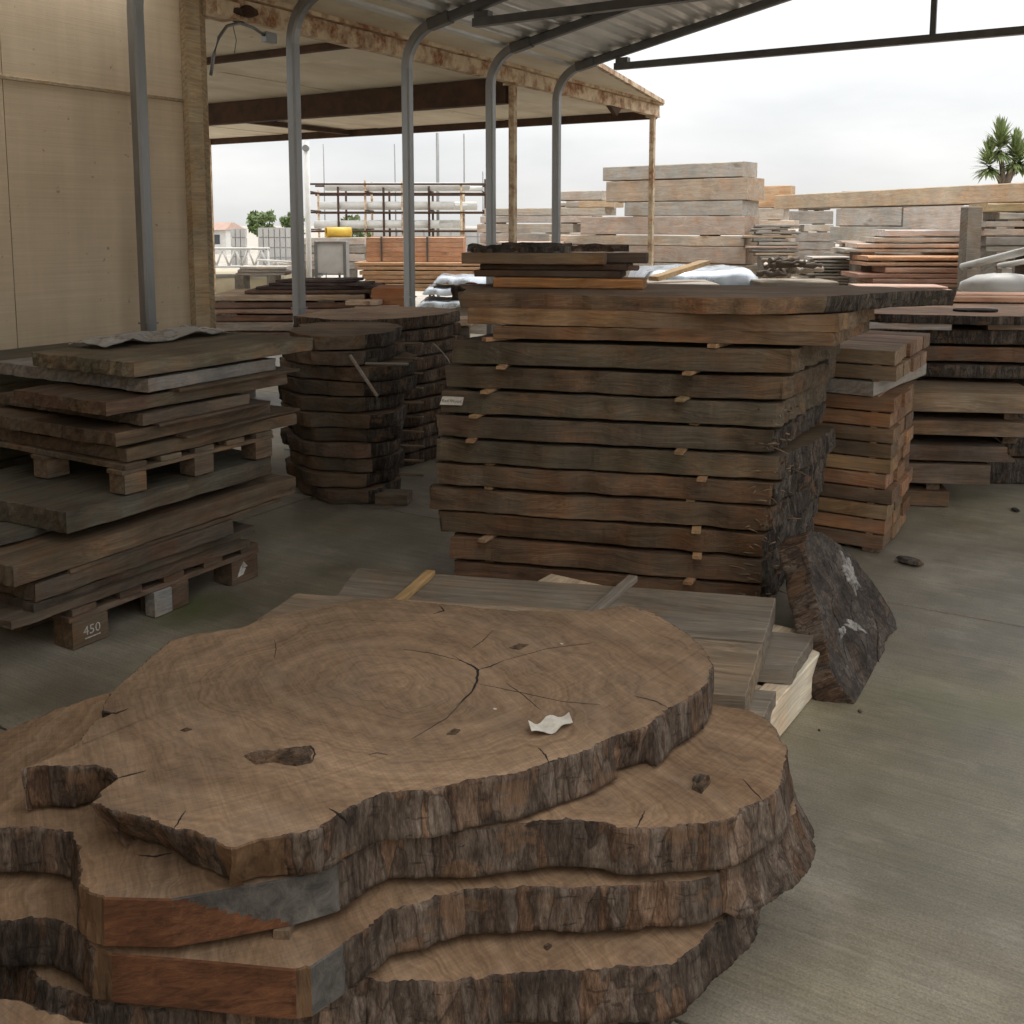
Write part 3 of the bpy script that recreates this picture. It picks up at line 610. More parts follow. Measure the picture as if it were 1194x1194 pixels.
# ================================================================== FOREGROUND STACK OF LOG SLABS
def gp(lst, z): return [(*G(p[0], p[1], z), *(p[2:])) for p in lst]
FZ = [0.508, 0.413, 0.308, 0.203, 0.098]; FT = 0.088
ringsA = mat_rings('cross_cut_wood', 0.02, 0.16, (0.225, 0.146, 0.088), (0.15, 0.092, 0.053), (0.28, 0.19, 0.12))
ringsB = mat_rings('cross_cut_wood_worn', 0.35, 0.1, (0.215, 0.135, 0.078), (0.14, 0.082, 0.045), (0.285, 0.19, 0.118))
fg_grp = 'big log slabs stacked in the foreground'
o1 = [(25, 897, 'r'), (84, 868, 'r'), (98, 856, 'r'), (113, 838, 'r'), (128, 832, 'r'), (117, 829, 'r'), (130, 807, 'r'), (150, 790, 'r'), (163, 778, 'r'), (180, 762, 'r'), (195, 747, 'r'), (232, 738, 'r'), (276, 732, 'r'), (305, 722, 'b'), (335, 714, 'b'), (380, 705, 'b'), (420, 700, 'b'), (460, 698, 'b'),
      (495, 701, 'b'), (520, 703, 'b'), (564, 709, 'b'), (620, 712, 'b'), (687, 711, 'b'), (732, 705, 'b'), (765, 716, 'b'), (796, 734, 'b'), (818, 752, 'b'), (829, 772, 'b'), (830, 790, 'b'),
      (820, 806, 'b'), (787, 823, 'b'), (760, 845, 'b'), (719, 857, 'b'), (691, 873, 'b'), (640, 891, 'b'), (600, 902, 'b'), (560, 908, 'b'), (532, 914, 'b'), (500, 923, 'b'), (452, 926, 'b'), (430, 934, 'b'), (402, 947, 'b'), (385, 958, 'b'), (368, 967, 'b'), (331, 974, 'p'), (301, 979, 'p'), (285, 986, 'p'), (268, 992, 'p'), (250, 984, 'b'),
      (230, 972, 'b'), (201, 967, 'b'), (159, 953, 'b'), (105, 937, 'b'), (118, 920, 'b'), (132, 909, 'b'), (126, 898, 'b'), (110, 893, 'b'), (84, 894, 'b'), (55, 893, 'b')]
def s1_flare(x, y):
    st_ = lambda e0, e1, v: max(0.0, min(1.0, (v - e0) / (e1 - e0)))
    if y > 2.0 and x > 0: return 0.8 - 1.3 * st_(2.1, 2.4, y)
    if y > 1.95: return -0.8
    return -0.4 - 2.9 * st_(-0.86, -0.78, x) * (1 - st_(-0.6, -0.3, x)) + 1.2 * st_(-0.4, -0.22, x)
s1 = slab('log_slab', gp(o1, FZ[0]), FZ[0] - FT, FZ[0], [M['bark'], M['cut_red'], M['cut_grey'], M['cut_pale'], ringsA], (0.86, -0.5), ds=0.006, amp=0.006, rows=12, flare=0.02, edge=0.006, flare_fn=s1_flare, bottom=False)
tag(s1, 'broad brown cross-cut log slab on top, with knot, ring cracks and paper scrap', 'log slab', fg_grp)
o2 = [(-90, 905, 'b'), (-40, 872, 'b'), (0, 853, 'b'), (70, 824, 'b'), (130, 806, 'b'), (260, 780, 'b'), (420, 745, 'b'), (600, 745, 'b'), (760, 770, 'b'), (820, 815, 'b'), (842, 822, 'b'), (874, 825, 'b'), (892, 836, 'b'), (906, 851, 'b'), (916, 870, 'b'), (919, 885, 'b'), (913, 912, 'b'), (896, 930, 'b'), (880, 941, 'b'), (860, 951, 'b'), (838, 959, 'b'), (814, 963, 'b'), (775, 967, 'b'), (742, 967, 'b'), (718, 966, 'b'), (705, 960, 'b'), (660, 956, 'b'), (610, 960, 'b'), (560, 966, 'b'), (500, 969, 'b'), (450, 972, 'b'), (424, 985, 'b'), (394, 1008, 'g'), (340, 1024, 'd'), (200, 1049, 'c'), (121, 1047, 'p'), (108, 1040, 'p'), (92, 1031, 'b'), (86, 1005, 'b'), (82, 972, 'b'), (40, 967, 'b'), (0, 966, 'b'), (-60, 966, 'b')]
s2 = slab('log_slab', gp(o2, FZ[1]), FZ[1] - FT, FZ[1], [M['bark'], M['cut_red'], M['cut_grey'], M['cut_pale'], ringsB], (0.86, -0.5), ds=0.007, amp=0.006, rows=12, flare=0.018, edge=0.008, flare_fn=lambda x, y: 1.0 if x > -0.2 else 0.4)
tag(s2, 'wide log slab just below the top one, grey painted corner and pale rounded lobe', 'log slab', fg_grp)
o3 = [(-60, 1020, 'b'), (0, 960, 'b'), (200, 870, 'b'), (420, 820, 'b'), (640, 815, 'b'), (820, 840, 'b'), (880, 870, 'b'), (915, 900, 'b'), (930, 924, 'b'), (930, 948, 'b'), (908, 977, 'b'), (892, 989, 'b'), (872, 1003, 'b'), (851, 1014, 'b'), (828, 1026, 'b'), (797, 1029, 'b'), (769, 1027, 'b'), (742, 1033, 'b'), (700, 1033, 'b'), (650, 1037, 'b'), (610, 1036, 'b'), (587, 1038, 'b'), (541, 1041, 'b'), (510, 1048, 'b'), (491, 1056, 'b'), (452, 1061, 'b'), (436, 1077, 'b'), (402, 1102, 'g'), (362, 1128, 'p'), (345, 1131, 'c'), (130, 1112, 'p'), (108, 1110, 'b'), (95, 1090, 'b'), (60, 1075, 'b'), (0, 1075, 'b')]
s3 = slab('log_slab', gp(o3, FZ[2]), FZ[2] - FT, FZ[2], [M['bark'], M['cut_red'], M['cut_grey'], M['cut_pale'], ringsB], (0.86, -0.5), ds=0.007, amp=0.008, rows=12, flare=0.055, edge=0.008, flare_fn=lambda x, y: 1.0 if x > 0.42 else 0.15)
tag(s3, 'third log slab down in the foreground stack, furrowed bark bulging at one end', 'log slab', fg_grp)
o4 = [(-30, 1090, 'b'), (60, 1000, 'b'), (300, 930, 'b'), (560, 900, 'b'), (760, 930, 'b'), (850, 975, 'b'), (872, 1010, 'b'), (866, 1045, 'b'), (846, 1075, 'b'), (812, 1104, 'b'), (787, 1124, 'b'), (755, 1128, 'b'), (723, 1126, 'b'), (678, 1133, 'b'), (646, 1133, 'b'), (587, 1138, 'b'), (545, 1143, 'b'), (514, 1147, 'b'), (480, 1145, 'b'), (450, 1148, 'b'), (427, 1141, 'b'), (400, 1152, 'b'), (360, 1165, 'b'), (250, 1180, 'b'), (120, 1172, 'b'), (60, 1150, 'b')]
s4 = slab('log_slab', gp(o4, FZ[3]), FZ[3] - FT, FZ[3], [M['bark'], M['cut_red'], M['cut_grey'], M['cut_pale'], ringsB], (0.86, -0.5), ds=0.007, amp=0.008, rows=12, flare=0.03, edge=0.008)
tag(s4, 'fourth log slab down in the foreground stack with bark hanging over the floor', 'log slab', fg_grp)
o5 = [(-10, 1140, 'b'), (100, 1040, 'b'), (400, 980, 'b'), (640, 970, 'b'), (780, 1010, 'b'), (830, 1060, 'b'), (815, 1110, 'b'), (770, 1155, 'b'), (700, 1190, 'b'), (600, 1215, 'b'), (450, 1225, 'b'), (250, 1235, 'b'), (90, 1215, 'b')]
s5 = slab('log_slab', gp(o5, FZ[4]), 0.004, FZ[4], [M['bark_dark'], M['cut_red'], M['cut_grey'], M['cut_pale'], ringsB], (0.86, -0.5), ds=0.012, amp=0.012, rows=8, flare=0.0, edge=0.008)
tag(s5, 'bottom log slab of the foreground stack lying on the concrete', 'log slab', fg_grp)
fills = [('on the top but one log slab', 0, 1), ('on the third log slab', 1, 2), ('on the fourth log slab', 2, 3), ('on the bottom log slab', 3, 4)]
for (txt, up, lo) in fills:
    h = FZ[up] - FT - FZ[lo]
    for q, (x, y, where) in enumerate(((-0.42, 2.1, 'outer'), (-0.1, 2.1, 'middle'), (0.12, 2.15, 'inner'))):
        s = board('spacer_stick', (x, y - 0.15), (x + 0.04, y + 0.15), 0.035, h, FZ[lo], M['timber'], (0.3, 0.2, 0.11), nx=2, rough=0.001, bow=0, ch=0.001)
        tag(s, 'inner spacer stick %s, %s of three' % (txt, where), 'spacer', 'spacer sticks in the foreground stack')
# sticker end that pokes out under the grey corner
c3 = G(345, 1118, FZ[2]); s = board('spacer_stick', (c3[0] - 0.02, c3[1] + 0.045), (c3[0] - 0.01, c3[1] + 0.24), 0.03, FZ[1] - FT - FZ[2], FZ[2], M['timber'], (0.2, 0.14, 0.085), nx=2, rough=0.0008, bow=0, ch=0.001)
tag(s, 'pale spacer stick poking out below the grey painted slab corner', 'spacer', 'spacer sticks in the foreground stack')
# details that belong to the top slab
def on_slab(o, sl): o.parent = sl; o.matrix_parent_inverse = sl.matrix_world.inverted() if False else Matrix.Translation(sl.location).inverted() @ Matrix.Identity(4); return o
def crack(sl, zt, px, w, name='crack'):
    """open check in the wood: a dark sliver with ragged edges"""
    P = []
    for i in range(len(px) - 1):
        for j in range(6):
            t = j / 6; P.append((px[i][0] + (px[i + 1][0] - px[i][0]) * t, px[i][1] + (px[i + 1][1] - px[i][1]) * t))
    P.append(px[-1]); L = []; Rr = []; n = len(P)
    for i, (x, y) in enumerate(P):
        gx, gy = G(x, y, zt); x2, y2 = G(*P[min(i + 1, n - 1)], zt); x1, y1 = G(*P[max(i - 1, 0)], zt)
        tx, ty = x2 - x1, y2 - y1; l = math.hypot(tx, ty) or 1; ww = w * math.sin(math.pi * (i + 0.3) / (n + 0.2)) * (0.7 + 0.6 * random.random()) * 0.5
        jx, jy = 0.0025 * fn(i * 0.8, x), 0.0025 * fn(i * 0.8, y + 5)
        L.append(loc_of(sl, gx + jx - ty / l * ww, gy + jy + tx / l * ww, zt + 0.0006)); Rr.append(loc_of(sl, gx + jx + ty / l * ww, gy + jy - tx / l * ww, zt + 0.0006))
    v = L + Rr; f = [(i, n + i, n + i + 1, i + 1) for i in range(n - 1)]
    v += [(x, y, z - 0.004) for x, y, z in v]; k = 2 * n
    f += [(i + 1, i + 1 + k, i + k, i) for i in range(n - 1)] + [(n + i, n + i + k, n + i + 1 + k, n + i + 1) for i in range(n - 1)]
    return mk(name, v, f, M['crack'], sl)
crack(s1, FZ[0], [(527, 764), (541, 772), (552, 777), (557, 781), (556, 795), (549, 808), (532, 823)], 0.006)
crack(s1, FZ[0], [(557, 781), (572, 777), (588, 770)], 0.003)
crack(s1, FZ[0], [(590, 796), (612, 812), (630, 828)], 0.0025)
crack(s1, FZ[0], [(404, 958), (396, 949), (384, 943)], 0.004)
crack(s1, FZ[0], [(203, 967), (210, 955), (216, 946)], 0.003)
crack(s1, FZ[0], [(150, 826), (135, 832), (122, 831)], 0.005)
crack(s1, FZ[0], [(134, 908), (150, 904), (170, 899)], 0.004)
crack(s1, FZ[0], [(512, 706), (518, 712), (505, 716)], 0.004)
crack(s1, FZ[0], [(320, 745), (322, 757), (320, 768)], 0.002)
crack(s2, FZ[1], [(160, 997), (180, 999), (200, 995)], 0.004)
crack(s1, FZ[0], [(430, 880), (440, 878), (452, 880)], 0.002)
crack(s1, FZ[0], [(575, 735), (562, 748), (550, 756)], 0.002)
crack(s1, FZ[0], [(556, 797), (600, 806), (655, 818), (700, 822)], 0.0018)
crack(s1, FZ[0], [(541, 772), (505, 762), (470, 757)], 0.0018)
crack(s1, FZ[0], [(549, 808), (520, 838), (480, 862)], 0.0016)
crack(s1, FZ[0], [(588, 770), (640, 756), (690, 750)], 0.0015)
crack(s1, FZ[0], [(780, 826), (765, 818), (742, 812)], 0.003)
crack(s1, FZ[0], [(640, 890), (636, 880), (628, 872)], 0.003)
crack(s2, FZ[1], [(890, 934), (878, 922), (866, 908)], 0.003)
crack(s2, FZ[1], [(742, 966), (748, 954), (752, 945)], 0.003)
# knot
def patch(sl, zt, pxs, mat, name, h=0.003, n_in=0.75, ragged=0.0):
    ring = [Vector(loc_of(sl, *G(x, y, zt), zt)) for x, y in pxs]; c = sum(ring, Vector()) / len(ring)
    dense = []
    for i in range(len(ring)):
        for j in range(5): dense.append(ring[i].lerp(ring[(i + 1) % len(ring)], j / 5))
    dense = [c + (p - c) * (1 + 0.10 * fn(p.x * 60, p.y * 60) + ragged * fn(p.x * 140, p.y * 140)) for p in dense]
    rr = []
    for s_, dz in ((1, 0.0004), (0.93, h), (0.6, h * 0.5), (0.3, h * 0.9)):
        rr.append([Vector((c.x + (p.x - c.x) * s_, c.y + (p.y - c.y) * s_, c.z + dz + (h * 0.5 * fn(p.x * 90 * s_, p.y * 90) if s_ < 1 else 0))) for p in dense])
    area = sum(dense[i].x * dense[(i + 1) % len(dense)].y - dense[(i + 1) % len(dense)].x * dense[i].y for i in range(len(dense)))
    if area < 0: rr = [list(reversed(r)) for r in rr]
    m = MB(); m.loft(rr, False); m.f.append(tuple(3 * len(dense) + k for k in range(len(dense)))); m.sm.append(False)
    return m.build(name, mat, sl)
M['knot'] = mat_bark('dark_knot', (0.04, 0.027, 0.018), (0.11, 0.074, 0.048), (0.19, 0.135, 0.092), 0.2, 1.6)
patch(s1, FZ[0], [(284, 882), (298, 877), (320, 876), (338, 873), (362, 871), (366, 878), (362, 890), (345, 894), (318, 889), (298, 892)], M['knot'], 'knot', 0.004)
crack(s1, FZ[0], [(340, 872), (362, 870), (367, 878), (364, 889)], 0.004)
patch(s1, FZ[0], [(210, 852), (218, 849), (224, 851), (216, 854)], M['knot'], 'knot', 0.002)
patch(s1, FZ[0], [(520, 857), (530, 850), (537, 852), (531, 857)], M['knot'], 'knot', 0.003)
patch(s1, FZ[0], [(593, 756), (605, 751), (617, 752), (606, 758)], M['knot'], 'knot', 0.002)
patch(s2, FZ[1], [(806, 921), (813, 907), (826, 907), (829, 913), (818, 926)], M['knot'], 'knot', 0.008)
patch(s4, FZ[3], [(634, 1106), (639, 1101), (644, 1104), (638, 1109)], M['knot'], 'knot', 0.005)
# paper scrap, curled
v = []; f = []; pc = G(642, 849, FZ[0]); q0, q1 = Vector(G(619, 856, FZ[0])), Vector(G(667, 842, FZ[0])); dx = (q1 - q0); lx = dx.length; dx.normalize(); dy = Vector((-dx.y, dx.x))
for i in range(13):
    for j in range(6):
        u, w = i / 12, j / 5; sx = lx * (u - 0.5) + 0.012 * (w - 0.5); sy = 0.044 * (w - 0.5) * (0.75 + 0.5 * (0.5 - abs(u - 0.5)) * 2)
        z = 0.003 + 0.011 * (1 + math.sin(u * 11 + w * 1.5)) / 2 + 0.012 * max(0, u - 0.75) * 4 * 0.5 + 0.01 * max(0, 0.15 - u) * 5
        x, y = pc[0] + dx.x * sx + dy.x * sy, pc[1] + dx.y * sx + dy.y * sy; v.append((x - pc[0], y - pc[1], z))
n0 = len(v); v += [(x, y, z - 0.0007) for x, y, z in v]
for i in range(12):
    for j in range(5):
        a = i * 6 + j; f.append((a, a + 6, a + 7, a + 1)); f.append((n0 + a + 1, n0 + a + 7, n0 + a + 6, n0 + a))
tag(mk('paper_scrap', v, f, M['paper'], None, (pc[0], pc[1], FZ[0]), 0, smooth=True), 'curled off-white paper scrap lying on the top log slab', 'paper')
gx, gy = G(814, 918, FZ[1])
# wood chips on slab and floor
def chip(px, py, z, size, label, mat):
    x, y = G(px, py, z); m = MB(); n = 9
    rr = [[(size * s_ * math.cos(6.283 * k / n) * (1 + 0.5 * fn(k * 1.3, px)), size * 0.55 * s_ * math.sin(6.283 * k / n) * (1 + 0.5 * fn(k * 1.7, py)), dz * size + 0.1 * size * fn(k, px)) for k in range(n)] for s_, dz in ((0.8, 0.1), (1, 0.2), (0.7, 0.4), (0.2, 0.42))]
    m.loft(rr); o = m.build('wood_chip', mat, None, (x, y, z), random.uniform(0, 6)); return tag(o, label, 'wood chip')
chip(816, 908, FZ[1], 0.018, 'curled dark chip sitting on the pale lobe of the wide log slab', M['bark_dark'])
chip(655, 751, FZ[0], 0.005, 'tiny pale fleck on the far side of the top log slab', M['paper'])
chip(577, 827, FZ[0], 0.005, 'tiny pale crumb beside a crack on the top log slab', M['paper'])
chip(1003, 830, 0, 0.012, 'small dark crumb on the concrete below the leaning bark slab', M['bark_dark'])
chip(1184, 596, 0, 0.035, 'dark leaf-like chip lying on open concrete near the slab stack', M['bark_dark'])
chip(1060, 658, 0, 0.07, 'flat dark flake on the concrete by the red-brown block stack', M['bark_dark'])
chip(955, 852, 0, 0.008, 'small dark crumb on concrete beside the pale pine pallet', M['bark_dark'])
# neighbouring pile at the picture's lower corner
on = [(-140, 1150), (-60, 1150), (0, 1163), (40, 1170), (80, 1182), (125, 1197), (150, 1240), (80, 1330), (-60, 1340), (-170, 1260)]
for k, (z0, z1) in enumerate(((0.004, 0.095), (0.096, 0.19), (0.191, 0.285))):
    s = slab('log_slab', gp([(x + 6 * (2 - k) * (1 if x < 0 else -1), y + 40 * (2 - k)) for x, y in on], z1), z0, z1, [M['bark'], M['bark'], M['bark'], M['bark'], ringsB], ds=0.014, amp=0.006, rows=6)
    tag(s, 'pale-topped log slab, %s of the separate low pile in front of the log slab stack' % ('lowest', 'middle', 'top')[k], 'log slab', 'low pile of log slabs')

# ================================================================== LOW BOARD STACK ON A PINE PALLET
TZ = 0.27
def wd_quad(name, pxs, z0, z1, mat, color, kinds='ssss', xdir=None, ds=0.03, amp=0.004, rows=4, warp=0.003, edge=0.004):
    pts = [(*p, k) for p, k in zip(pxs, kinds)]
    if xdir is None: xdir = (pts[1][0] - pts[0][0], pts[1][1] - pts[0][1])
    return slab(name, pts, z0, z1, [mat] * 5, xdir, ds=ds, amp=amp, rows=rows, warp=warp, edge=edge, color=color)
bx = (0.975, -0.22)
t1 = wd_quad('wide_board', [G(415, 662, TZ), G(905, 697, TZ), G(890, 748, TZ), G(385, 705, TZ)], TZ - 0.085, TZ, M['dusty'], (0.2, 0.165, 0.125), 'srsr', bx)
tag(t1, 'wide grey-brown board at the back of the low board stack under two sticks', 'board', 'boards of the low stack')
t3 = wd_quad('wide_board', [G(383, 708, TZ - 0.004), G(889, 751, TZ - 0.004), G(869, 812, TZ - 0.004), G(350, 770, TZ - 0.004)], TZ - 0.088, TZ - 0.004, M['dusty'], (0.24, 0.18, 0.12), 'srsr', bx)
tag(t3, 'wide board with tall end face touching the big foreground log slabs', 'board', 'boards of the low stack')
zt2 = TZ + 0.024 + 0.05
t2 = wd_quad('wide_board', [G(345, 692, zt2), G(700, 712, zt2), G(690, 770, zt2), G(300, 722, zt2)], TZ + 0.024, zt2, M['dusty'], (0.26, 0.19, 0.125), 'srsr', bx)
tag(t2, 'short tan board laid on two sticks over the low board stack', 'board', 'boards of the low stack')
for (xa, ya), (xb, yb), c, lab in (((497, 671), (462, 702), (0.42, 0.27, 0.12), 'yellowish stick across the low board stack under the short tan board'), ((733, 677), (692, 712), (0.19, 0.165, 0.135), 'grey stick across the low board stack under the short tan board')):
    a, b_ = Vector(G(xa, ya, TZ)), Vector(G(xb, yb, TZ)); b_ = a + (b_ - a) * 2.2
    s = board('spacer_stick', a, b_, 0.035, 0.022, TZ + 0.001, M['fresh'], c, nx=4, rough=0.001, bow=0, ch=0.002); tag(s, lab, 'spacer', 'sticks on the low board stack')
# layer of boards under the wide ones
u1 = wd_quad('short_board', [G(640, 715, 0.183), G(949, 741, 0.183), G(924, 781, 0.183), G(620, 760, 0.183)], 0.135, 0.183, M['dusty'], (0.22, 0.185, 0.145), 'srsr', bx)
tag(u1, 'grey board end sticking out over the pine pallet beside the leaning bark slab', 'board', 'boards of the low stack')
u2 = wd_quad('short_board', [G(640, 785, 0.183), G(905, 806, 0.183), G(888, 845, 0.183), G(620, 840, 0.183)], 0.135, 0.183, M['dusty'], (0.2, 0.165, 0.125), 'srsr', bx)
tag(u2, 'grey board on the pine pallet, half hidden behind the log slabs', 'board', 'boards of the low stack')
u3 = wd_quad('short_board', [G(330, 700, 0.183), G(600, 712, 0.183), G(590, 830, 0.183), G(310, 800, 0.183)], 0.135, 0.183, M['dusty'], (0.2, 0.165, 0.125), 'srsr', bx)
tag(u3, 'board filling the pallet layer below the wide boards', 'board', 'boards of the low stack')
pal = empty('pine_pallet', (0.2, 3.0, 0)); tag(pal, 'fresh pale pine pallet carrying the low board stack', 'pallet')
e0, e1 = Vector((*G(907, 858), 0)), Vector((*G(966, 786), 0)); pd = (e1 - e0).normalized(); pn = Vector((pd.y, -pd.x, 0)); Lp = (e1 - e0).length
def pal_box(name, along0, along1, in0, in1, z0, z1, colr, ch=0.003):
    # along = towards the back, in = into the stack
    o = MB().box(along0, along1, in0, in1, z0, z1, ch).build(name, M['fresh'], pal, (e0.x - 0.2, e0.y - 3.0, 0), math.atan2(pd.y, pd.x), colr); return o
for k, off in enumerate((0.02, 0.55, 1.08)):
    pal_box('stringer', -0.1 if k == 0 else -0.06, Lp + 0.03, off - (0.03 if k == 0 else 0), off + 0.045, 0.002 if k == 0 else 0.022, 0.132 if k == 0 else 0.105, (0.72, 0.63, 0.48))
for k in range(3):
    y = -0.055 + k * (Lp - 0.02) / 2; pal_box('deck_board', y, y + 0.1, 0.067, 1.15, 0.1055, 0.125, (0.58, 0.48, 0.34))
    pal_box('base_board', y, y + 0.1, 0.067, 1.15, 0.002, 0.0215, (0.58, 0.48, 0.34))
for k in range(2):
    y = 0.1 + k * 0.2; pal_box('shim', y, y + 0.06, 0.07, 1.05, 0.1255, 0.1345, (0.4, 0.33, 0.24), 0.001)

# ================================================================== TALL CENTRAL SLAB STACK
bdr = Vector((1.28, -0.31)).normalized(); bpt = (-0.25, 4.16)
big_grp = 'slabs of the tall central stack'
rowsB = [((530, 401), (932, 407)), ((519, 430), (923, 437)), ((515, 458), (914, 475)), ((508, 491), (911, 507)), ((510, 524), (918, 543)), ((508, 552), (910, 578)), ((503, 582), (903, 614)), ((510, 612), (898, 646)), ((525, 630), (896, 672)), ((530, 650), (896, 690))]
zB = [1.07 - 0.1055 * k for k in range(10)]
colsB = [(0.135, 0.105, 0.066), (0.13, 0.095, 0.06), (0.118, 0.094, 0.063), (0.12, 0.096, 0.065), (0.12, 0.094, 0.06), (0.17, 0.115, 0.07), (0.17, 0.11, 0.066), (0.155, 0.1, 0.06), (0.16, 0.1, 0.06), (0.15, 0.09, 0.055)]
lkB = ['with a small knot hole', 'above the paper tag', 'holding the paper tag', 'olive-grey and plain', 'grey with splintered end', 'with a reddish streak', 'with rounded red-brown end', 'with a jagged notched end', 'with a pale broken corner', 'lowest of all']
big_sl = []
for k, ((nx_, ny_), (fx, fy)) in enumerate(rowsB):
    Lp_, Rp_ = V(nx_, ny_, bpt, bdr), V(fx, fy, bpt, bdr); th = 0.091; z1 = zB[k]; z0 = max(z1 - th, 0.02)
    wv = Vector((AV[0], AV[1])) * 0.7
    FLp, FRp = Vector((Lp_.x, Lp_.y)), Vector((Rp_.x, Rp_.y))
    kk = random.uniform(-0.03, 0.03); cut = 0.035 + 0.03 * random.random()
    pts = [(FLp.x, FLp.y, 's'), (FRp.x - 0.03, FRp.y + 0.005, 'r'), (FRp.x, FRp.y + 0.02, 'r'), (FRp.x + wv.x * 0.5 + kk, FRp.y + wv.y * 0.5, 'r'), (FRp.x + wv.x + kk * 0.5, FRp.y + wv.y, 's'), (FLp.x + wv.x * 0.9 + 0.02, FLp.y + wv.y, 'r'), (FLp.x + wv.x * 0.4 - cut * 0.5, FLp.y + wv.y * 0.45, 'r'), (FLp.x + 0.01, FLp.y + cut, 'r')]
    o = slab('timber_slab', pts, z0, z1, [M['bark_dark' if k >= 3 else 'aged']] + [M['aged']] * 4, bdr, ds=0.012, amp=0.013, rows=8, edge=0.018, warp=0.008, flare=(-0.012 if k % 2 else 0.008), color=tuple(v * 0.8 for v in jit(colsB[k], 0.14)))
    if k > 1:
        for q in range(9):
            d0 = random.uniform(-0.12, 0.06); zz_ = random.uniform(0.1, 0.85) * (z1 - z0); base = FRp + bdr * d0 if d0 < 0 else FRp + Vector(AV) * (d0 * 3)
            tipv = Vector((bdr.x, bdr.y, 0)) * random.uniform(-0.06, 0.07) + Vector((-AV[0] * 0.02, -0.02 * random.random(), random.uniform(-0.02, 0.015)))
            b3 = Vector(loc_of(o, base.x, base.y - 0.004, z0 + zz_)); t3_ = Vector(loc_of(o, base.x + tipv.x, base.y - 0.006 + tipv.y, z0 + zz_ + tipv.z))
            MB().tube([b3, (b3 + t3_) / 2 + Vector((0, -0.004, 0.003)), t3_], 0.003, 4, True, [0.0035, 0.0025, 0.0008]).build('splinter', M['timber'], o, color=(0.22, 0.15, 0.09))
    tag(o, 'thick dark slab of the tall central stack, %s from its bottom, front face flush' % ordn(9 - k), 'timber slab', big_grp); big_sl.append(o)
# stickers
stR = [(835, 0, 0.30), (810, 1, .06), (802, 2, .06), (0, 3, 0), (800, 4, .055), (826, 5, .05), (0, 6, 0), (820, 7, .05), (822, 8, .045), (815, 9, .06)]
stL = [(0, 0, 0), (592, 1, .06), (575, 2, .055), (562, 3, .05), (555, 4, .04), (0, 5, 0), (0, 6, 0), (0, 7, 0), (572, 8, .05), (0, 9, 0)]
for side, lst in (('plain', stR), ('tag', stL)):
    for x, k, pro in lst:
        zt = zB[k]; px = x or (812 if side == 'plain' else 572); pr = pro if x else -0.02
        zs = zt + 0.0008; ztop = (zB[k - 1] - 0.091 if k else zt + 0.018) - 0.0008
        f_ = V(px, 500, bpt, bdr); ang = random.uniform(-0.2, 0.2) + (0.55 if (k == 0) else 0.1); dv = Vector((bdr.y, -bdr.x)) * -1
        dv = Vector((-bdr.y, bdr.x)); dv = Vector((dv.x * math.cos(-ang) - dv.y * math.sin(-ang), dv.x * math.sin(-ang) + dv.y * math.cos(-ang)))
        a = Vector((f_.x, f_.y)) - dv * (pr if k else 0.02); b_ = Vector((f_.x, f_.y)) + dv * 0.5
        s = board('spacer_stick', a, b_, 0.036, ztop - zs, zs, M['fresh'], jit((0.36, 0.24, 0.13), 0.2), nx=2, rough=0.001, bow=0, ch=0.0015)
        tag(s, 'spacer on the %s slab of the tall central stack, %s' % (ordn(9 - k).replace(' up', '') if k < 9 else 'lowest', 'paper tag end' if side == 'tag' else 'leaning bark end'), 'spacer', 'spacer sticks of the tall central stack')
# bearers on the floor
for q, (u) in enumerate((0.15, 1.1)):
    c = Vector(bpt) + bdr * u + Vector(AV) * 0.02; e = c + Vector(AV) * 0.6
    s = board('bearer', c, e, 0.09, 0.018, 0.001, M['aged'], (0.15, 0.11, 0.07), nx=2); tag(s, 'floor bearer under the tall central stack, %s' % ('the tag end', 'the bark slab end')[q], 'bearer', 'bearers of the tall central stack')
# the three longer slabs and odd boards above the ten
def bigtop(name, l, r, z0, z1, depth, shift, colr, label, kinds=('s', 'r', 's', 'r'), amp=0.01, extra=None, mat='aged'):
    Lp_, Rp_ = V(*l, bpt, bdr), V(*r, bpt, bdr); wv = Vector(AV) * depth; s_ = Vector(AV) * shift
    pts = [(Lp_.x + s_.x, Lp_.y + s_.y, kinds[0]), (Rp_.x + s_.x, Rp_.y + s_.y, kinds[1])] + (extra(Rp_) if extra else []) + [(Rp_.x + s_.x + wv.x, Rp_.y + s_.y + wv.y, kinds[2]), (Lp_.x + s_.x + wv.x, Lp_.y + s_.y + wv.y, kinds[3])]
    o = slab(name, pts, z0, z1, [M['bark_dark'] if kinds[0] == 'b' else M[mat], M[mat], M[mat], M[mat], M[mat]], bdr, ds=0.014, amp=amp, rows=7, warp=0.007, edge=0.014, color=colr)
    return tag(o, label, 'timber slab', big_grp)
z = zB[0] + 0.019
bigtop('timber_slab', (575, 385), (973, 385), z, z + 0.052, 0.62, 0.0, (0.16, 0.105, 0.062), 'thinner red-brown slab lying over the ten thick slabs of the central stack'); z += 0.053
bigtop('timber_slab', (545, 370), (978, 370), z, z + 0.066, 0.62, 0.0, (0.2, 0.122, 0.062), 'slab with sweeping orange grain high in the tall central stack', mat='timber'); z += 0.067
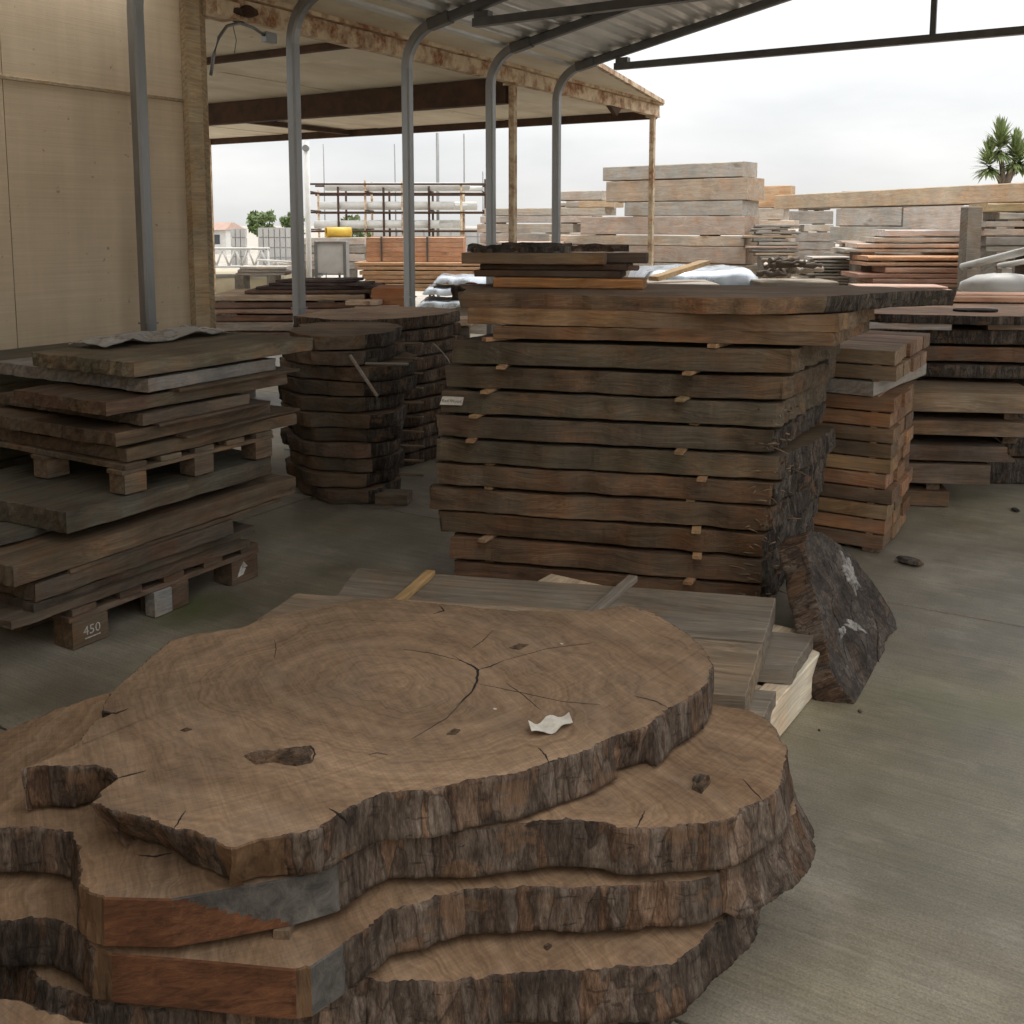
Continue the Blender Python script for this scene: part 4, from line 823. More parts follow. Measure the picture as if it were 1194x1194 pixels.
# big live-edge slab reaching out past the end
zz1 = z + 0.065
Lq, Rq = V(535, 350, bpt, bdr), V(960, 350, bpt, bdr)
tipx = V(1112, 338, (1.9, 4.4), PVv)
pts = [(Lq.x, Lq.y + 0.03, 's'), (Lq.x + 0.5, Lq.y - 0.1, 's'), (Rq.x - 0.25, Rq.y - 0.02, 's'), (Rq.x + 0.02, Rq.y + 0.02, 'b'), (1.45, 4.0, 'b'), (1.62, 4.12, 'b'), (1.86, 4.22, 'b'), (1.84, 4.38, 'b'), (1.5, 4.55, 'b'), (0.9, 4.66, 'b'), (0.3, 4.8, 'b'), (-0.05, 4.78, 'b'), (-0.28, 4.6, 'b'), (-0.2, 4.4, 'b')]
o = slab('timber_slab', pts, z, zz1, [M['bark_dark'], M['aged'], M['aged'], M['aged'], M['timber']], bdr, ds=0.014, amp=0.014, rows=8, warp=0.012, edge=0.03, flare=-0.02, color=(0.2, 0.135, 0.085))
tag(o, 'long live-edge slab with dark bark rim overhanging the top of the central stack', 'timber slab', big_grp); z = zz1 + 0.002
def topboard(x0, x1, ypx, Y, th, wid, z0, colr, label, name='board', mat='timber', rot=0.0):
    a, b_ = D(x0, ypx, Y), D(x1, ypx, Y); b_.y += rot - (x1 - x0) / F_PX * Y * 0.22
    o = board(name, a, b_, wid, th, z0, M[mat], colr, wdir=(0, 1), nx=8, rough=0.003, bow=0.001); return tag(o, label, 'board', 'boards on top of the central stack')
topboard(575, 745, 318, 4.42, 0.042, 0.2, z, (0.4, 0.2, 0.075), 'bright orange-brown board lying on the live-edge slab of the central stack'); zb = z + 0.043
topboard(553, 720, 310, 4.5, 0.03, 0.25, zb, (0.075, 0.05, 0.035), 'thin dark board on the orange-brown board of the central stack', mat='aged')
topboard(560, 728, 300, 4.52, 0.026, 0.22, zb + 0.031, (0.07, 0.045, 0.03), 'dark board under the squared beam on the central stack', mat='aged')
topboard(538, 701, 290, 4.5, 0.048, 0.1, zb + 0.058, (0.2, 0.135, 0.075), 'squared brown beam near the very top of the central stack', mat='timber')
topboard(545, 748, 290, 4.68, 0.046, 0.1, zb + 0.058, (0.1, 0.07, 0.05), 'dark beam with pale end behind the squared beam of the central stack', mat='timber')
topboard(690, 742, 302, 4.45, 0.02, 0.1, zb + 0.031, (0.2, 0.12, 0.08), 'splintered offcut poking out below the squared beam', name='offcut')
zt = zb + 0.107
for k, (xa, xb, Y, w_, th, cc, lab) in enumerate(((545, 600, 4.52, 0.16, 0.014, (0.09, 0.07, 0.055), 'curled bark strip at the tag end, lying on the top beams'), (585, 668, 4.54, 0.2, 0.022, (0.06, 0.048, 0.04), 'dark rounded bark strip in the middle of the top beams'), (625, 735, 4.58, 0.14, 0.012, (0.19, 0.16, 0.13), 'pale flat bark strip lying across the top beams'))):
    a = D(xa, 280, Y); n = 14; m = MB(); Lb = (xb - xa) / F_PX * Y; seed = k * 7.0; rings = []
    for i in range(n + 1):
        u = i / n; ww = w_ * (0.35 + 0.65 * math.sin(math.pi * min(max(u, 0.06), 0.94))) ; sec = []
        for j in range(9):
            t = j / 8; sec.append((Lb * u, (t - 0.5) * ww + 0.02 * fn(u * 3, seed), 0.032 * math.sin(math.pi * t) * (0.6 + 0.4 * fn(u * 4 + seed)) + 0.004 * fn(u * 12, t * 8, seed)))
        rings.append([(x, y, zq + th) for x, y, zq in sec] + [(x, y, zq) for x, y, zq in reversed(sec)])
    m.loft(rings); m.f = [tuple(reversed(q)) for q in m.f]
    o = m.build('bark_strip', M['bark_dark'] if k < 2 else M['bark'], None, (a.x, Y + 0.1, zt + 0.001 + 0.0 * k), -0.12 + 0.05 * k); tag(o, lab, 'bark strip', 'bark strips on the central stack')
# paper tag
def text_mesh(name, txt, size, mat, parent, mw):
    cu = bpy.data.curves.new(name, 'FONT'); cu.body = txt; cu.size = size; cu.align_x = 'CENTER'; cu.align_y = 'CENTER'; cu.resolution_u = 2
    to = bpy.data.objects.new(name, cu); col.objects.link(to); dg = bpy.context.evaluated_depsgraph_get()
    me = bpy.data.meshes.new_from_object(to.evaluated_get(dg)); bpy.data.objects.remove(to); bpy.data.curves.remove(cu)
    me.name = name; me.materials.clear(); me.materials.append(mat)
    o = bpy.data.objects.new(name, me); col.objects.link(o)
    if parent: o.parent = parent
    o.matrix_local = mw; return o
cpt = V(527, 475, bpt, bdr)
tagm = empty('paper_tag', (cpt.x - bdr.y * -0.0, cpt.y - 0.012, zB[2] - 0.045), math.atan2(bdr.y, bdr.x)); tag(tagm, 'white handwritten paper tag stapled to a slab of the central stack', 'tag')
tagm.location = (cpt.x, cpt.y - 0.022, zB[2] - 0.04)
mk('card', [(-0.052, 0, -0.017), (0.042, 0, -0.017), (0.052, 0, 0.017), (-0.04, 0, 0.017), (-0.052, 0.012, -0.017), (0.042, 0.012, -0.017), (0.052, 0.012, 0.017), (-0.04, 0.012, 0.017)], [(0, 1, 2, 3), (7, 6, 5, 4), (0, 4, 5, 1), (1, 5, 6, 2), (2, 6, 7, 3), (3, 7, 4, 0)], M['paper'], tagm)
text_mesh('lettering', 'Red Wood', 0.019, M['ink'], tagm, Matrix.Translation((0, -0.0008, 0)) @ Matrix.Rotation(R(90), 4, 'X'))

# ================================================================== BARK SLAB LEANING AGAINST THE STACK
B0 = Vector((*G(996, 822), 0)); avv = Vector((AV[0], AV[1], 0)); pvv = Vector((PVv[0], PVv[1], 0))
upv = (-0.36 * pvv + Vector((0, 0, 0.52))).normalized(); nrm = avv.cross(upv).normalized()
if nrm.dot(pvv) < 0: nrm = -nrm
def on_lean(x, y):
    d = ray(x, y); o = Vector((0, 0, CAM_H)); t = (B0 - o).dot(nrm) / d.dot(nrm); q = o + d * t - B0
    return (q.dot(avv), q.dot(upv))
lp = [(945, 617), (957, 620), (969, 628), (983, 638), (996, 649), (1003, 660), (1008, 667), (1023, 685), (1031, 697), (1038, 709), (1046, 724), (1047, 735), (1032, 748), (1034, 760), (1030, 771), (1024, 772), (1020, 785), (1012, 800), (1008, 812), (996, 822), (984, 806), (968, 782), (962, 750), (955, 715), (948, 690), (944, 660), (936, 632)]
o = slab('bark_slab', [(*on_lean(x, y), 'b') for x, y in lp], 0, 0.1, [M['bark'], M['bark'], M['bark'], M['bark'], M['bark_face']], ds=0.01, amp=0.009, rows=9, edge=0.012, flare=0.02, warp=0.006)
# local x,y = along, up ; z = out of the face. put the outer face on the lean plane
loc2 = o.location.copy(); mat = Matrix((avv, upv, nrm)).transposed()
if mat.determinant() < 0: mat = Matrix((avv, upv, -nrm)).transposed()
o.rotation_euler = mat.to_euler(); o.location = B0 + avv * loc2.x + upv * loc2.y + (mat @ Vector((0, 0, 1))) * (-0.1)
tag(o, 'dark bark-faced slab with white mould patches leaning on the tall central stack', 'bark slab'); lean = o
lean_w = (B0, avv, upv, nrm, loc2)
for pl in ([(982, 648), (990, 655), (995, 670), (1000, 682), (996, 690), (986, 678), (981, 664)], [(988, 722), (1000, 728), (1008, 737), (1012, 742), (1004, 736), (995, 736), (986, 730)], [(975, 735), (982, 730), (985, 738), (980, 745)]):
    q = [on_lean(x, y) for x, y in pl]; c = (sum(a for a, b in q) / len(q), sum(b for a, b in q) / len(q)); dn = []
    for i in range(len(q)):
        for j in range(6):
            a = q[i][0] + (q[(i + 1) % len(q)][0] - q[i][0]) * j / 6; b_ = q[i][1] + (q[(i + 1) % len(q)][1] - q[i][1]) * j / 6; k = 1 + 0.5 * fn(a * 90, b_ * 90) + 0.4 * fn(a * 260, b_ * 260); dn.append((c[0] + (a - c[0]) * k, c[1] + (b_ - c[1]) * k))
    ar = sum(dn[i][0] * dn[(i + 1) % len(dn)][1] - dn[(i + 1) % len(dn)][0] * dn[i][1] for i in range(len(dn)))
    if ar < 0: dn.reverse()
    rr = [[(loc2.x * -1 + c[0] + (a - c[0]) * s_, loc2.y * -1 + c[1] + (b_ - c[1]) * s_, 0.1 + zq) for a, b_ in dn] for s_, zq in ((1.0, -0.003), (0.95, 0.0065), (0.5, 0.007))]
    m = MB(); m.loft(rr); m.build('mould_patch', M['mould'], lean)
# bark ridges running up the face
for k in range(3):
    xa = 962 + k * 22; pts = []
    for i in range(12):
        t = i / 11; a, b_ = on_lean(xa + 26 * t + 10 * fn(t * 3, k), 650 + 25 * k * 0.4 + 120 * t); pts.append((a - loc2.x, b_ - loc2.y, 0.1 + 0.001 + 0.004 * fn(t * 6, k)))
    MB().tube(pts, 0.006, 6, True, [0.001 + 0.004 * math.sin(math.pi * i / 11) * (0.8 + 0.9 * fn(i * 0.9, k)) for i in range(12)]).build('bark_ridge', M['bark_dark'], lean)

# ================================================================== RED-BROWN BLOCK STACK BEHIND THE CENTRAL ONE
opt = Vector((1.76, 4.6)); og = 'short boards of the red-brown stack'
NL = 13; oz = 0.0735
for k in range(NL):                                # k = 0 lowest
    z0 = 0.02 + k * oz; th = 0.066
    if k == 10:                                    # the odd weathered board
        a = opt + Vector(AV) * -0.02; o = board('weathered_plank', a - Vector(PVv) * 0.08, a + Vector(AV) * 0.85 + Vector(PVv) * 0.02, 0.22, th, z0, M['yard'], (0.26, 0.24, 0.21), wdir=(-PVv[0], -PVv[1]), nx=6)
        tag(o, 'grey weathered plank set crosswise in the red-brown board stack', 'plank')
        o = board('short_board', a - Vector(PVv) * 0.36 + Vector(AV) * 0.08, a - Vector(PVv) * 0.36 + Vector(AV) * 0.55, 0.3, th, z0, M['timber'], jit((0.26, 0.14, 0.075)), wdir=(-PVv[0], -PVv[1]))
        tag(o, 'red-brown filler board beside the grey crosswise plank', 'board', og)
    else:
        nrow = 3 if k < 10 else (4 if k == 11 else 5)
        for q in range(nrow):
            a = opt + Vector(AV) * (0.004 + q * 0.188 + random.uniform(0, 0.006)) + Vector(PVv) * random.uniform(-0.012, 0.012 + 0.02 * (k % 2))
            b_ = a - Vector(PVv) * random.uniform(0.55, 0.62); bc = (0.27, 0.155, 0.08) if (k + q) % 3 else (0.19, 0.105, 0.058)
            if k >= 11: bc = (0.27, 0.18, 0.11)
            o = board('short_board', a, b_, 0.18, th, z0, M['timber'], jit(bc, 0.22), wdir=AV, nx=3, rough=0.0025, bow=0.0008, ch=0.003)
            tag(o, 'red-brown board, %s layer, %s row back from the leaning bark slab' % (ordn(k), ('first', 'second', 'third', 'fourth', 'fifth')[q]), 'board', og)
    if k < NL - 1:
        for u in (0.06, 0.44):
            c = opt - Vector(PVv) * u; s = board('spacer_stick', c + Vector(AV) * 0.01, c + Vector(AV) * 0.55, 0.03, oz - th - 0.0012, z0 + th + 0.0006, M['fresh'], jit((0.3, 0.19, 0.1)), nx=2, rough=0.0005, bow=0, ch=0.001)
            tag(s, 'spacer stick over the %s layer of the red-brown board stack, %s' % (ordn(k).replace(' up', ''), 'outer' if u < 0.1 else 'inner'), 'spacer', 'spacer sticks of the red-brown stack')
for u in (0.03, 0.42):
    c = opt - Vector(PVv) * u; s = board('bearer', c + Vector(AV) * 0.0, c + Vector(AV) * 0.56, 0.07, 0.0185, 0.001, M['aged'], (0.15, 0.11, 0.08), nx=2); tag(s, 'flat bearer under the red-brown board stack, %s' % ('outer' if u < 0.1 else 'inner'), 'bearer', 'bearers of the red-brown stack')

# ================================================================== STEPPED DARK SLAB STACK ON THE OPEN SIDE
rg = 'slabs of the stepped stack'
rdir = Vector((0.99, -0.13)).normalized(); rp = (2.2, 5.42)
steps = [(1109, 0.006, 0.09, (0.19, 0.125, 0.075), 'squared red-brown slab end on the floor, lowest of the stepped stack'), (1157, 0.135, 0.245, (0.15, 0.105, 0.07), 'thick dark slab, second up in the stepped stack'), (1175, 0.265, 0.35, (0.12, 0.085, 0.06), 'dark slab with bark edge, third up in the stepped stack'), (1199, 0.405, 0.485, (0.18, 0.125, 0.08), 'brown slab with small block on it, fourth up in the stepped stack'), (1214, 0.535, 0.64, (0.27, 0.2, 0.13), 'tan clean-topped slab, fifth up in the stepped stack')]
prev = 0.0
for k, (xr, z0, z1, c, lab) in enumerate(steps):
    Rq = V(xr, 520, rp, rdir); Lq = Vector((2.0, rp[1] + 0.03)) ; dd = 0.55 + 0.05 * k
    if k == 0: prev = 0
    pts = [(Lq.x, Lq.y, 's'), (Rq.x, Rq.y, 's'), (Rq.x + 0.12 * AV[0] * 2, Rq.y + dd, 's'), (Lq.x + 0.2, Lq.y + dd, 's')]
    o = slab('timber_slab', pts, z0, z1, [M['bark_dark'], M['timber'], M['timber'], M['timber'], M['timber']] if k == 2 else [M['timber']] * 5, rdir, ds=0.03, amp=0.008, rows=4, edge=0.006, warp=0.003, color=c); tag(o, lab, 'timber slab', rg)
    if z0 - prev > 0.01:
        for u in (0.1, 0.34 if k < 2 else 0.75):
            c0 = Vector((2.03 + u, rp[1] + 0.02)); s = board('spacer_block', c0, c0 + Vector((0.08, 0.45)), 0.07, z0 - prev - 0.001, prev + 0.0005, M['timber'], (0.2, 0.15, 0.1), nx=2, rough=0.001, bow=0)
            tag(s, 'spacer block under the %s slab of the stepped stack, %s' % (ORD[k], 'inner' if u < 0.2 else 'outer'), 'spacer', 'spacers of the stepped stack')
    prev = z1
bq = D(1068, 480, 5.3); o = MB().box(-0.045, 0.045, -0.05, 0.05, 0, 0.046, 0.003).build('wood_block', M['yard'], None, (bq.x, 5.5, 0.486), 0.1, (0.3, 0.27, 0.23)); tag(o, 'small grey block resting on the brown slab in the stepped stack', 'block')
# darker higher part behind
rp2 = (2.4, 5.75); hi = [(0.0, 0.155, 1300, 'b', (0.12, 0.09, 0.06)), (0.165, 0.315, 1300, 'b', (0.12, 0.09, 0.06)), (0.325, 0.485, 1300, 'b', (0.12, 0.09, 0.06)), (0.495, 0.655, 1280, 'b', (0.12, 0.09, 0.06)), (0.668, 0.745, 1260, 'b', (0.13, 0.1, 0.07)), (0.762, 0.85, 1240, 's', (0.16, 0.1, 0.065)), (0.865, 0.95, 1230, 'b', (0.1, 0.075, 0.055))]
prev = 0.0
for k, (z0, z1, xr, kd, c) in enumerate(hi):
    z0 = z0 + 0.004; Rq = V(xr, 420, rp2, rdir); Lx = 2.15 + (0.0 if k > 4 else 0.1) + 0.03 * (k % 3)
    pts = [(Lx, rp2[1] + 0.06, kd), (2.7, rp2[1] - 0.03 + 0.03 * (k % 2), kd), (Rq.x, Rq.y, 's'), (Rq.x + 0.3, Rq.y + 0.9, 's'), (Lx + 0.25, rp2[1] + 1.0, 's')]
    if k < 4: pts = [(p[0], p[1] + 0.22, p[2]) for p in pts]
    o = slab('timber_slab', pts, z0, z1, [M['bark_dark'], M['aged'], M['aged'], M['aged'], M['aged']], rdir, ds=0.025, amp=0.012, rows=5, edge=0.02, color=c)
    tag(o, 'dark barky slab, %s in the high stack behind the stepped slabs' % ordn(k), 'timber slab', 'slabs of the high dark stack')
    if z0 - prev > 0.006 and k:
        for u in (0.3, 0.85):
            s = board('spacer_stick', (2.25 + u, rp2[1] + 0.24), (2.35 + u, rp2[1] + 0.85), 0.04, z0 - prev - 0.0008, prev + 0.0004, M['timber'], (0.2, 0.15, 0.1), nx=2, rough=0.0005, bow=0, ch=0.001)
            tag(s, 'spacer stick below the %s slab of the high dark stack, %s' % (ordn(k).replace(' up', ''), 'inner' if u < 0.5 else 'outer'), 'spacer', 'spacers of the high dark stack')
    prev = z1
zz = prev + 0.003
a = D(975, 380, 5.8); b_ = D(1194, 385, 5.65); b_.x += 0.1
o = board('pale_board', (a.x, 5.78), (a.x + 0.62, 5.68), 0.3, 0.04, zz, M['fresh'], (0.5, 0.46, 0.42), wdir=(0, 1)); tag(o, 'pale-topped board end beside the tall central stack', 'board')
o = board('pale_board', (2.72, 5.72), (3.02, 5.66), 0.5, 0.04, zz, M['timber'], (0.34, 0.25, 0.18), wdir=(0, 1)); tag(o, 'sawn board corner below the reddish live-edge slab', 'board')
zr = zz + 0.041
pts = [(1.98, 5.9, 'b'), (2.15, 5.72, 'b'), (2.4, 5.66, 'b'), (2.62, 5.6, 'b'), (2.85, 5.62, 'b'), (3.05, 5.8, 'b'), (3.6, 5.9, 'b'), (3.8, 6.4, 'b'), (3.5, 6.9, 'b'), (2.8, 6.95, 'b'), (2.2, 6.6, 'b'), (2.0, 6.2, 'b')]
o = slab('live_edge_slab', pts, zr, zr + 0.05, [M['bark_dark'], M['timber'], M['timber'], M['timber'], M['timber']], rdir, ds=0.018, amp=0.012, rows=6, edge=0.03, warp=0.012, color=(0.55, 0.36, 0.25)); tag(o, 'reddish live-edge slab with hollow crossing the top of the high dark stack', 'timber slab')
les = o
m = [loc_of(les, 2.75 + 0.13 * math.cos(t), 5.95 + 0.09 * math.sin(t) * (1 + 0.4 * fn(t)), zr + 0.058) for t in [i * 6.283 / 14 for i in range(14)]]
mk('hollow', m + [(x, y, z - 0.012) for x, y, z in m], [tuple(range(14))] + [(i, i + 14, (i + 1) % 14 + 14, (i + 1) % 14) for i in range(14)], M['crack'], les)
zr += 0.062
for k, (xa, Y, L_, w_, th, c, lab) in enumerate(((1060, 6.5, 1.1, 0.16, 0.03, (0.6, 0.37, 0.25), 'thin salmon board lying on the reddish live-edge slab'), (1085, 6.75, 1.0, 0.3, 0.03, (0.6, 0.36, 0.25), 'second salmon board at the back of the reddish live-edge slab'))):
    a = D(xa, 340, Y); o = board('thin_board', (a.x, Y), (a.x + L_, Y - 0.12), w_, th, zr, M['fresh'], c, wdir=(0, 1), bow=0.0); tag(o, lab, 'board', 'salmon boards on the reddish slab')
bagc = D(1165, 335, 7.6)

# ================================================================== LEFT STACK: SLABS ON TWO PALLETS
lpt = Vector((-1.5, 3.69)); lg = 'slabs of the pallet stack by the plywood wall'; av2 = Vector(AV); pv2 = Vector(PVv)
def lslab(a0, a1, z0, z1, w, colr, label, mat='mossy', off=0.0, amp=0.008, kinds='srrr', warp=0.004, name='timber_slab', side=None, skew=0.0):
    n, f_ = lpt + av2 * a0 + pv2 * (off + random.uniform(-0.02, 0.02)), lpt + av2 * a1 + pv2 * (off + random.uniform(-0.04, 0.02))
    pts = [(n.x, n.y, kinds[0]), (f_.x, f_.y, kinds[1]), (f_.x - pv2.x * w + av2.x * skew, f_.y - pv2.y * w + av2.y * skew, kinds[2]), (n.x - pv2.x * w - av2.x * skew, n.y - pv2.y * w - av2.y * skew, kinds[3])]
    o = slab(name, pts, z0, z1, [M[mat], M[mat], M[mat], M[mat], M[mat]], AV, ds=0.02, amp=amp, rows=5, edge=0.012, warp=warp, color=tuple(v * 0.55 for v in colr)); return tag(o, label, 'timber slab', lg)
def pallet(name, label, a0, a1, z0, h, w, bl_h, colr, stencil=False, blk=(0.1, 0.145), off=0.0, base=False):
    e = empty(name, (*(lpt + av2 * a0 + pv2 * off), z0), math.atan2(AV[1], AV[0])); tag(e, label, 'pallet'); L = a1 - a0
    th = h - bl_h
    rows_y = (0.0, w * 0.5 - blk[0] / 2, w - blk[0]); cols_x = (0.0, L * 0.5 - blk[1] / 2, L - blk[1])
    res = []
    for yy in rows_y:
        for xx in cols_x:
            o = MB().box(xx, xx + blk[1], yy, yy + blk[0], 0.0 if not base else 0.016, bl_h, 0.003).build('block', M['aged'], e, color=jit(colr, 0.15)); res.append(o)
        o = MB().box(-0.01, L + 0.01, yy, yy + blk[0], bl_h + 0.0005, bl_h + th * 0.45, 0.002).build('stringer_board', M['aged'], e, color=jit(colr, 0.1))
    for k in range(5):
        x = (L - 0.1) * k / 4; MB().box(x, x + 0.1, -0.005, w + 0.005, bl_h + th * 0.45 + 0.0008, h, 0.002).build('deck_board', M['aged'], e, color=jit(colr, 0.1))
    if base:
        for yy in rows_y: MB().box(0, L, yy + 0.005, yy + blk[0] - 0.005, 0.0, 0.0155, 0.002).build('base_board', M['aged'], e, color=jit(colr, 0.1))
    return e
def lower_pal():
    e = pallet('timber_pallet', 'dark wooden pallet on the floor with white stencilled corner blocks', -0.2, 0.72, 0.002, 0.155, 0.75, 0.105, (0.12, 0.085, 0.06), blk=(0.11, 0.15))
    text_mesh('stencil', '450', 0.05, M['stencil'], e, Matrix.Translation((0.08, -0.0012, 0.055)) @ Matrix.Rotation(R(90), 4, 'X'))
    MB().box(0.05, 0.115, -0.0014, 0.002, 0.026, 0.03).build('stencil', M['stencil'], e)
    sv = [(0.8, 0.03), (0.835, 0.036), (0.85, 0.06), (0.832, 0.062), (0.86, 0.066), (0.838, 0.092), (0.82, 0.07), (0.812, 0.055)]
    mk('emblem', [(x, -0.0012, z) for x, z in sv] + [(x, 0.003, z) for x, z in sv], [tuple(range(8))] + [(i, (i + 1) % 8, (i + 1) % 8 + 8, i + 8) for i in range(8)], M['stencil'], e)
    MB().box(0.36, 0.445, -0.006, 0.05, 0.0005, 0.104, 0.003).build('pale_block', M['yard'], e, color=(0.3, 0.29, 0.27))
lower_pal()
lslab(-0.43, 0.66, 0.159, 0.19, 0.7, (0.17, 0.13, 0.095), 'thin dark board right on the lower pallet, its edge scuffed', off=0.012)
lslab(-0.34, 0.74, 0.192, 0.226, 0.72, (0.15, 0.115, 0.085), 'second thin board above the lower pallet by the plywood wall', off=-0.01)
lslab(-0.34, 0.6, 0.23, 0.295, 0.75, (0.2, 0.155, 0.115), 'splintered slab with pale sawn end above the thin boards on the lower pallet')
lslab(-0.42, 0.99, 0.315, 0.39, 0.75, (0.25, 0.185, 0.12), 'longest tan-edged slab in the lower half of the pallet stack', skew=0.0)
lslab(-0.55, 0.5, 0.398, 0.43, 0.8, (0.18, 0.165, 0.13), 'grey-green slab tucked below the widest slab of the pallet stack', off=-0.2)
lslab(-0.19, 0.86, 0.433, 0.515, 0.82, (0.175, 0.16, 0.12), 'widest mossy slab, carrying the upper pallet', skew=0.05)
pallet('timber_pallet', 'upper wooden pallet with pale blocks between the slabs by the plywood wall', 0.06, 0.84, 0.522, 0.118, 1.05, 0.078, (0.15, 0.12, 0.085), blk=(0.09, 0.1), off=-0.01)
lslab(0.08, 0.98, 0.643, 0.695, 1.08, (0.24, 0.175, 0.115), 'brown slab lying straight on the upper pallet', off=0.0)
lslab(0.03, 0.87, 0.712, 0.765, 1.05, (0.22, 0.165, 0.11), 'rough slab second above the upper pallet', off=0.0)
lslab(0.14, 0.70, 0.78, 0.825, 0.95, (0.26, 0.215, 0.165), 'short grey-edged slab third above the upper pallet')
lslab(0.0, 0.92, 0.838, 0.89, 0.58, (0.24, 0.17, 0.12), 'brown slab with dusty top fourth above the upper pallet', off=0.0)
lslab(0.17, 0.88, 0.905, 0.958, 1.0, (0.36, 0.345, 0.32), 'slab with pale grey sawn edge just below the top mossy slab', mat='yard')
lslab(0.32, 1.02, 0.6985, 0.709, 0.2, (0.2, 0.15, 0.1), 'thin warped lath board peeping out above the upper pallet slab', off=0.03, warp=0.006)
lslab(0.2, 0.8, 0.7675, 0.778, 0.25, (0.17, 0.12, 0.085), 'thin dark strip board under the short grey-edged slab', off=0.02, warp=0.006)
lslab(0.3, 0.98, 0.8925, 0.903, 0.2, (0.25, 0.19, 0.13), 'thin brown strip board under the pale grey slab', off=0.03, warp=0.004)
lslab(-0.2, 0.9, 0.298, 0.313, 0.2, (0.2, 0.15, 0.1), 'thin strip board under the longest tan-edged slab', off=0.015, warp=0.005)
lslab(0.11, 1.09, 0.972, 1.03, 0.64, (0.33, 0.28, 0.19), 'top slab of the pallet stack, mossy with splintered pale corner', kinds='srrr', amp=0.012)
PSN = ['below the rough slab', 'below the short grey-edged slab', 'below the dusty brown slab', 'below the pale grey slab', 'below the top mossy slab', 'below the longest tan-edged slab', 'below the grey-green slab']
for k, (z0, z1, a) in enumerate(((0.6955, 0.7115, 0.2), (0.7655, 0.7795, 0.25), (0.8255, 0.8375, 0.25), (0.8905, 0.9045, 0.3), (0.9585, 0.9715, 0.3), (0.2965, 0.3145, 0.0), (0.39, 0.3975, -0.05))):
    for q in range(2):
        c = lpt + av2 * (a + 0.38 * q) - pv2 * 0.26; s = board('spacer_stick', c, c - pv2 * 0.3, 0.035, z1 - z0, z0, M['aged'], (0.25, 0.19, 0.13), nx=1, rough=0.0003, bow=0, ch=0.001)
        tag(s, 'spacer stick %s of the pallet stack, %s' % (PSN[k], ('near the stencilled block', 'near the round log stack')[q]), 'spacer', 'spacers of the pallet stack')
# second row of slabs between that stack and the wall
zc = 0.004
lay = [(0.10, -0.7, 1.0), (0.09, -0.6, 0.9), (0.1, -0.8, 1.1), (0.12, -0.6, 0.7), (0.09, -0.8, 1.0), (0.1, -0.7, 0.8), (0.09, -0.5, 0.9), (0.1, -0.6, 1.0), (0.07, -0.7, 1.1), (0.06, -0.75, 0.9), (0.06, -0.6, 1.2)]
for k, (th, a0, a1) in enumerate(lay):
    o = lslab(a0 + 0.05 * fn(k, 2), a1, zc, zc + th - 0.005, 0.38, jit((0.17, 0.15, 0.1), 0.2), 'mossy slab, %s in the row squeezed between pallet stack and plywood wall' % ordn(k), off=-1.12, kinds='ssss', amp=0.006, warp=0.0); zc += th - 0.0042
# crumpled plastic film on top
v = []; f = []; n = 22; c0 = lpt + av2 * 0.3 - pv2 * 0.66
for i in range(n):
    for j in range(n):
        u, w_ = i / (n - 1), j / (n - 1); h = 0.012 + 0.022 * (fn(u * 3.5, w_ * 3.5, 5) + 0.5 * fn(u * 8, w_ * 8, 2)) + 0.02 * math.sin(math.pi * w_)
        q = av2 * (u * 0.72) + pv2 * (w_ * 0.25 + 0.03 * fn(u * 5, 1)); v.append((q.x, q.y, max(0.004, h * (1 if 0.02 < u < 0.98 else 0.5))))
for i in range(n - 1):
    for j in range(n - 1): f.append((i * n + j, i * n + j + 1, (i + 1) * n + j + 1, (i + 1) * n + j))
f = [tuple(reversed(q)) for q in f]
b0 = len(v); v += [(x, y, z - 0.0025) for x, y, z in v]; f += [tuple(b0 + k for k in reversed(q)) for q in f]
tag(mk('plastic_film', v, f, M['plastic'], None, (c0.x, c0.y, 1.036), 0, smooth=False), 'crumpled cloudy plastic film on the top mossy slab below the plywood wall', 'plastic film')

